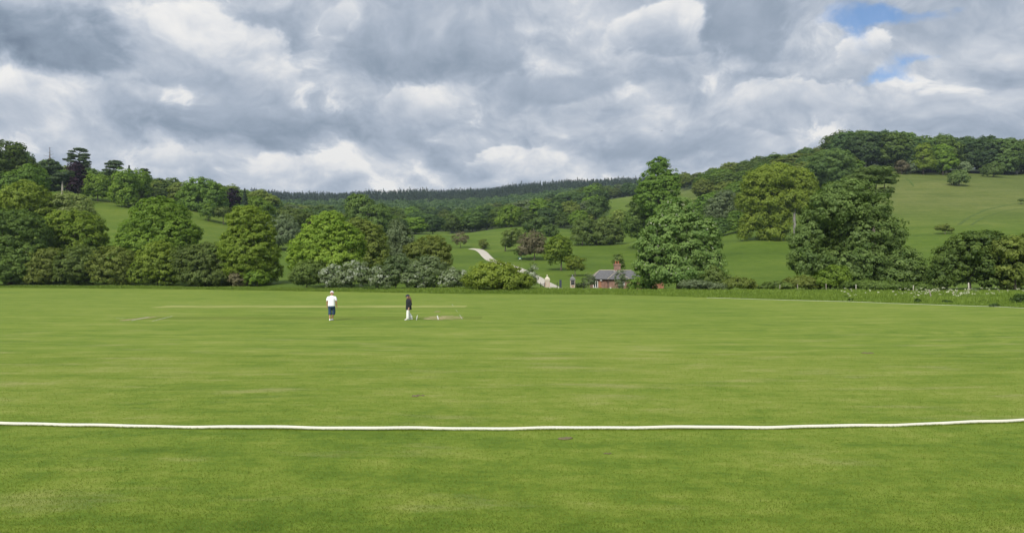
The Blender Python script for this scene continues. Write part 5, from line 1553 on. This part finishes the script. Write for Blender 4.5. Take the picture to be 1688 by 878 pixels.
def person_body(J):
    """J: joints in metres, front is +Y. Returns verts and edges of the body's skeleton."""
    V, E, I = [], [], {}
    def add(n, p, r): I[n] = len(V); V.append((*p, r)); return I[n]
    def bone(a, b): E.append((I[a], I[b]))
    add('pelvis', J['pelvis'], 0.125)
    add('waist', J['waist'], 0.115); bone('pelvis', 'waist')
    add('chest', J['chest'], 0.135); bone('waist', 'chest')
    add('collar', J['collar'], 0.075); bone('chest', 'collar')
    add('neck', J['neck'], 0.052); bone('collar', 'neck')
    add('jaw', J['jaw'], 0.072); bone('neck', 'jaw')
    add('face', J['face'], 0.090); bone('jaw', 'face')
    add('skull', J['skull'], 0.088); bone('face', 'skull')
    f = Vector(J['face']); fw = J['look']
    add('nose', f + fw * 0.112 + Vector((0, 0, -0.012)), 0.013); bone('face', 'nose')
    sd = Vector((fw.y, -fw.x, 0)).normalized()
    for s, n in ((-1, 'earL'), (1, 'earR')):
        add(n, f + sd * 0.098 * s + Vector((0, 0, 0.0)), 0.020); bone('face', n)
    for s in 'LR':
        add('sh' + s, J['sh' + s], 0.068); bone('chest', 'sh' + s)
        add('el' + s, J['el' + s], 0.043); bone('sh' + s, 'el' + s)
        add('fa' + s, (Vector(J['el' + s]) * 0.7 + Vector(J['wr' + s]) * 0.3), 0.042); bone('el' + s, 'fa' + s)
        add('wr' + s, J['wr' + s], 0.027); bone('fa' + s, 'wr' + s)
        d = J['hand' + s].normalized(); w = Vector(J['wr' + s])
        palm = w + d * 0.07
        add('pa' + s, palm, (0.030)); bone('wr' + s, 'pa' + s)
        fwd = Vector((0, 1, 0)) - d * d.y; fwd = fwd.normalized(); inn = d.cross(fwd) * (1 if s == 'R' else -1)
        for k, (o_, ln) in enumerate(((0.030, 0.068), (0.011, 0.078), (-0.010, 0.073), (-0.030, 0.058))):
            prev = 'pa' + s
            for q, t in enumerate((0.35, 0.7, 1.0)):
                n = f'f{s}{k}{q}'
                add(n, palm + fwd * o_ + d * (0.028 + ln * t) + inn * (0.03 * t * t), 0.0095 - 0.001 * q); bone(prev, n); prev = n
        prev = 'wr' + s
        for q, t in enumerate((0.4, 0.75, 1.0)):
            n = f't{s}{q}'
            add(n, w + d * (0.02 + 0.075 * t) + fwd * (0.022 + 0.028 * t) + inn * 0.012 * t, 0.0115 - 0.001 * q); bone(prev, n); prev = n
        add('hp' + s, J['hp' + s], 0.100); bone('pelvis', 'hp' + s)
        add('kn' + s, J['kn' + s], 0.062); bone('hp' + s, 'kn' + s)
        add('ca' + s, Vector(J['kn' + s]) * 0.68 + Vector(J['an' + s]) * 0.32 + Vector((0, -0.015, 0)), 0.058); bone('kn' + s, 'ca' + s)
        add('an' + s, J['an' + s], 0.040); bone('ca' + s, 'an' + s)
        add('to' + s, J['to' + s], 0.036); bone('an' + s, 'to' + s)
    return V, E

def loft(mb, rings, n=20, cap=True):
    """rings: (centre, (rx, ry), twist) from top to bottom"""
    vs = []
    for c, (rx, ry) in rings:
        for j in range(n):
            a = 2 * math.pi * j / n
            ca, sa = math.cos(a), math.sin(a)
            vs.append((c[0] + rx * math.copysign(abs(ca) ** 0.85, ca), c[1] + ry * math.copysign(abs(sa) ** 0.85, sa), c[2]))
    fs = [(i * n + j, (i + 1) * n + j, (i + 1) * n + (j + 1) % n, i * n + (j + 1) % n) for i in range(len(rings) - 1) for j in range(n)]
    if cap: fs += [tuple(range(n)), tuple((len(rings) - 1) * n + j for j in range(n - 1, -1, -1))]
    mb.add(vs, fs, True)

def ball(mb, c, r, n=14, zlo=-1.0, front=None):
    c = Vector(c); prof = []
    for i in range(9):
        t = math.pi * i / 8
        z = max(-math.cos(t), zlo)
        prof.append((max(1e-3, math.sqrt(max(0, 1 - z * z))) * r[0], z * r[2]))
    k = len(mb.v)
    mb.lathe(prof, n, tuple(c))
    if r[1] != r[0]:
        for i in range(k, len(mb.v)):
            v = mb.v[i]; mb.v[i] = (v[0], c.y + (v[1] - c.y) * r[1] / r[0], v[2])

def build_person(loc, rz, J, label, clothes):
    root = empty('person', loc, rz, label, 'person')
    V, E = person_body(J)
    link(bpy.data.objects.new('body', skin_mesh('body', V, E, M[clothes['skin']])), root)
    fw = J['look']; f = Vector(J['face']); sd = Vector((fw.y, -fw.x, 0)).normalized(); up = sd.cross(fw) * 1.0
    if up.z < 0: up = -up
    for s in (-1, 1):
        mb = MB(); ball(mb, f + fw * 0.086 + sd * 0.032 * s + up * 0.018, (0.011, 0.009, 0.009), 8); mb.build('eye', M['iron'], root)
    mb = MB(); ball(mb, f + fw * 0.088 - up * 0.048, (0.024, 0.010, 0.006), 8); mb.build('mouth', M['red_band'], root)
    return root, f, fw, sd, up

def shoe(root, an, to, mat):
    a, t = Vector(an), Vector(to)
    d = (t - a); d.z = 0; d.normalize(); s = Vector((d.y, -d.x, 0))
    mb = MB()
    base = min(a.z, t.z) - 0.045
    rings = [(-0.085, 0.030, 0.055), (-0.07, 0.042, 0.10), (0.0, 0.046, 0.115), (0.07, 0.050, 0.085), (0.13, 0.052, 0.062), (0.185, 0.040, 0.045), (0.205, 0.015, 0.025)]
    vs, n = [], 12
    for q, w, h in rings:
        z0 = base + (t.z - a.z + 0.055) * 0.0
        for j in range(n):
            b = 2 * math.pi * j / n
            vs.append(a + d * q + s * (w * math.cos(b)) + Vector((0, 0, base - a.z + h * 0.5 * (1 + math.sin(b)))))
    fs = [(i * n + j, i * n + (j + 1) % n, (i + 1) * n + (j + 1) % n, (i + 1) * n + j) for i in range(len(rings) - 1) for j in range(n)]
    fs += [tuple(range(n - 1, -1, -1)), tuple((len(rings) - 1) * n + j for j in range(n))]
    mb.add(vs, fs, True)
    mb.build('shoe', mat, root)

def lerp(a, b, t): return Vector(a) * (1 - t) + Vector(b) * t

def build_people():
    # --- the man, seen from behind, looking down as he walks off ---
    x, y = flat(546.5, 528)
    fw = Vector((0, 0.80, -0.60)).normalized()
    J = dict(pelvis=(0, 0, 0.93), waist=(0, 0.005, 1.10), chest=(0, 0.02, 1.32), collar=(0, 0.035, 1.45), neck=(0, 0.06, 1.515), jaw=(0, 0.095, 1.575), face=(0, 0.10, 1.635), skull=(0, 0.085, 1.69), look=fw,
             shL=(-0.195, 0.03, 1.40), shR=(0.195, 0.03, 1.40), elL=(-0.265, -0.01, 1.12), elR=(0.275, 0.02, 1.13), wrL=(-0.275, 0.03, 0.87), wrR=(0.285, 0.10, 0.90), handL=Vector((0.0, 0.10, -1)), handR=Vector((0.03, 0.25, -1)),
             hpL=(-0.095, 0, 0.90), hpR=(0.095, 0, 0.90), knL=(-0.10, 0.03, 0.50), knR=(0.115, 0.13, 0.515), anL=(-0.075, -0.10, 0.085), anR=(0.005, 0.10, 0.085), toL=(-0.095, 0.05, 0.045), toR=(0.045, 0.26, 0.045))
    root, f, fw, sd, up = build_person((x, y, 0), 0, J, 'man seen from behind in white cap, white T-shirt and blue denim shorts, head bowed', dict(skin='skin_tan'))
    mb = MB()
    loft(mb, [((0, 0.05, 1.505), (0.075, 0.07)), ((0, 0.04, 1.475), (0.125, 0.095)), ((0, 0.03, 1.44), (0.205, 0.125)), ((0, 0.02, 1.36), (0.228, 0.150)), ((0, 0.015, 1.25), (0.222, 0.155)), ((0, 0.01, 1.12), (0.205, 0.150)), ((0, 0.0, 1.00), (0.212, 0.155)), ((0, 0.0, 0.90), (0.222, 0.160)), ((0, 0.0, 0.875), (0.220, 0.158))])
    for s, sg in (('L', -1), ('R', 1)):
        a, b = Vector(J['sh' + s]), Vector(J['el' + s])
        mb.tube([a + Vector((-sg * 0.05, 0, 0.025)), lerp(a, b, 0.25) + Vector((sg * 0.005, 0, 0.01)), lerp(a, b, 0.68) + Vector((sg * 0.01, 0, 0)), lerp(a, b, 0.74)], [0.085, 0.088, 0.078, 0.076], 14)
    mb.build('shirt', M['cotton_white'], root)
    mb = MB()
    loft(mb, [((0, 0, 0.965), (0.185, 0.135)), ((0, 0, 0.90), (0.195, 0.145)), ((0, 0.005, 0.80), (0.200, 0.150)), ((0, 0.01, 0.755), (0.190, 0.14))])
    for s, sg in (('L', -1), ('R', 1)):
        h, k, an = Vector(J['hp' + s]), Vector(J['kn' + s]), Vector(J['an' + s])
        mb.tube([h + Vector((0, 0, -0.02)), lerp(h, k, 0.35), lerp(h, k, 0.75), lerp(k, an, 0.05), lerp(k, an, 0.36), lerp(k, an, 0.38)], [0.118, 0.115, 0.102, 0.100, 0.104, 0.098], 16)
    mb.build('shorts', M['denim'], root)
    for s in 'LR': shoe(root, J['an' + s], J['to' + s], M['cotton_white'])
    # cap: rounded crown tilted with the head, peak in front, red band at the back
    c = f + up * 0.032 - fw * 0.006
    R3 = Matrix((sd, fw, up)).transposed().to_4x4()
    def capped(mb): 
        mb.v = [tuple(c + (R3 @ Vector(v))) for v in mb.v]; return mb
    mb = MB(); ball(mb, (0, -0.012, 0), (0.112, 0.126, 0.115), 18, zlo=-0.22)
    vs = [(-0.085 + 0.17 * i / 8, 0.085 + 0.10 * math.sin(math.pi * i / 8) * 0.9 + 0.0, -0.005) for i in range(9)]
    inner = [(-0.085 + 0.17 * i / 8, 0.070, 0.004) for i in range(9)]
    mb.add(vs + inner + [(v[0], v[1], v[2] - 0.008) for v in vs] + [(v[0], v[1], v[2] - 0.012) for v in inner], [(i, i + 1, 10 + i, 9 + i) for i in range(8)] + [(18 + i, 27 + i, 28 + i, 19 + i) for i in range(8)] + [(i, 18 + i, 19 + i, i + 1) for i in range(8)], False)
    cap = capped(mb).build('cap', M['cotton_white'], root)
    mb = MB(); loft(mb, [((0, -0.012, -0.028), (0.1145, 0.1285)), ((0, -0.012, -0.046), (0.1125, 0.1265))], 18, False)
    capped(mb).build('band', M['red_band'], cap)
    # --- the second person, in black top and white trousers, walking to the left ---
    x, y = flat(673.5, 527)
    fw = Vector((0.05, 0.97, -0.22)).normalized()
    J = dict(pelvis=(0, 0, 0.80), waist=(0, 0.0, 0.95), chest=(0, 0.015, 1.13), collar=(0, 0.02, 1.25), neck=(0, 0.035, 1.31), jaw=(0, 0.065, 1.365), face=(0.0, 0.065, 1.425), skull=(0, 0.050, 1.475), look=fw,
             shL=(-0.165, 0.0, 1.20), shR=(0.165, 0.0, 1.20), elL=(-0.225, -0.10, 0.97), elR=(0.225, -0.09, 0.97), wrL=(-0.215, 0.02, 0.765), wrR=(0.215, 0.0, 0.765), handL=Vector((0.05, 0.3, -1)), handR=Vector((-0.05, 0.25, -1)),
             hpL=(-0.085, 0, 0.77), hpR=(0.085, 0, 0.77), knL=(-0.09, 0.07, 0.44), knR=(0.09, -0.02, 0.43), anL=(-0.085, 0.07, 0.085), anR=(0.085, -0.19, 0.14), toL=(-0.10, 0.22, 0.045), toR=(0.09, -0.06, 0.060))
    root, f, fw, sd, up = build_person((x, y, 0), math.radians(112), J, 'person in black jacket, dark peaked cap and white trousers walking left past the crease', dict(skin='skin'))
    mb = MB()
    loft(mb, [((0, 0.03, 1.315), (0.070, 0.075)), ((0, 0.025, 1.27), (0.110, 0.095)), ((0, 0.015, 1.235), (0.175, 0.125)), ((0, 0.01, 1.15), (0.200, 0.150)), ((0, 0.0, 1.02), (0.195, 0.155)), ((0, -0.005, 0.88), (0.200, 0.162)), ((0, -0.005, 0.74), (0.212, 0.172)), ((0, -0.005, 0.64), (0.218, 0.178)), ((0, -0.005, 0.625), (0.214, 0.175))])
    for s, sg in (('L', -1), ('R', 1)):
        a, b, w = Vector(J['sh' + s]), Vector(J['el' + s]), Vector(J['wr' + s])
        mb.tube([a + Vector((-sg * 0.05, 0, 0.02)), lerp(a, b, 0.2), lerp(a, b, 0.7), b, lerp(b, w, 0.5), lerp(b, w, 0.93), lerp(b, w, 0.96)], [0.080, 0.082, 0.070, 0.067, 0.060, 0.050, 0.045], 14)
    mb.build('jacket', M['black_fleece'], root)
    mb = MB()
    loft(mb, [((0, 0, 0.85), (0.170, 0.130)), ((0, 0, 0.76), (0.180, 0.140)), ((0, 0, 0.68), (0.178, 0.14)), ((0, 0, 0.64), (0.165, 0.13))])
    for s in 'LR':
        h, k, an = Vector(J['hp' + s]), Vector(J['kn' + s]), Vector(J['an' + s])
        mb.tube([h + Vector((0, 0, -0.02)), lerp(h, k, 0.4), k, lerp(k, an, 0.5), lerp(k, an, 0.96), lerp(k, an, 1.0)], [0.105, 0.100, 0.088, 0.088, 0.100, 0.094], 16)
    mb.build('trousers', M['trouser_white'], root)
    for s in 'LR': shoe(root, J['an' + s], J['to' + s], M['cotton_white'])
    # long hair down the back, under a peaked cap
    mb = MB()
    ball(mb, f - fw * 0.030 + up * 0.005, (0.098, 0.098, 0.105), 16)
    mb.tube([f - fw * 0.07 + Vector((0, 0, 0.0)), Vector((0, -0.075, 1.33)), Vector((0, -0.135, 1.22)), Vector((0.01, -0.165, 1.08)), Vector((0.01, -0.170, 1.00))], [0.080, 0.070, 0.055, 0.040, 0.010], 12)
    mb.build('hair', M['hair'], root)
    c = f + up * 0.040 - fw * 0.004
    R3 = Matrix((sd, fw, up)).transposed().to_4x4()
    mb = MB(); ball(mb, (0, -0.012, 0), (0.110, 0.120, 0.105), 18, zlo=-0.10)
    vs = [(-0.085 + 0.17 * i / 8, 0.085 + 0.095 * math.sin(math.pi * i / 8), -0.012) for i in range(9)]
    inner = [(-0.085 + 0.17 * i / 8, 0.070, 0.004) for i in range(9)]
    mb.add(vs + inner + [(v[0], v[1], v[2] - 0.008) for v in vs] + [(v[0], v[1], v[2] - 0.012) for v in inner], [(i, i + 1, 10 + i, 9 + i) for i in range(8)] + [(18 + i, 27 + i, 28 + i, 19 + i) for i in range(8)] + [(i, 18 + i, 19 + i, i + 1) for i in range(8)], False)
    mb.v = [tuple(c + (R3 @ Vector(v))) for v in mb.v]
    mb.build('cap', M['navy_cap'], root)
build_people()

# ------------------------------------------------------------------ the damp air that pales the far woods
def build_haze():
    mb = MB(); mb.box(-3400, 3400, -80, 3200, -1.2, 420)
    m, g, out = new_mat('air')
    v = g.node('ShaderNodeVolumePrincipled')
    v.inputs['Color'].default_value = (0.70, 0.83, 1.0, 1)
    v.inputs['Density'].default_value = 0.00009
    v.inputs['Anisotropy'].default_value = 0.2
    m.node_tree.links.new(v.outputs[0], out.inputs['Volume'])
    o = mb.build('haze', m)
    tag(o, 'thin damp air over the valley that pales the far woods', 'haze', kind='stuff')
build_haze()
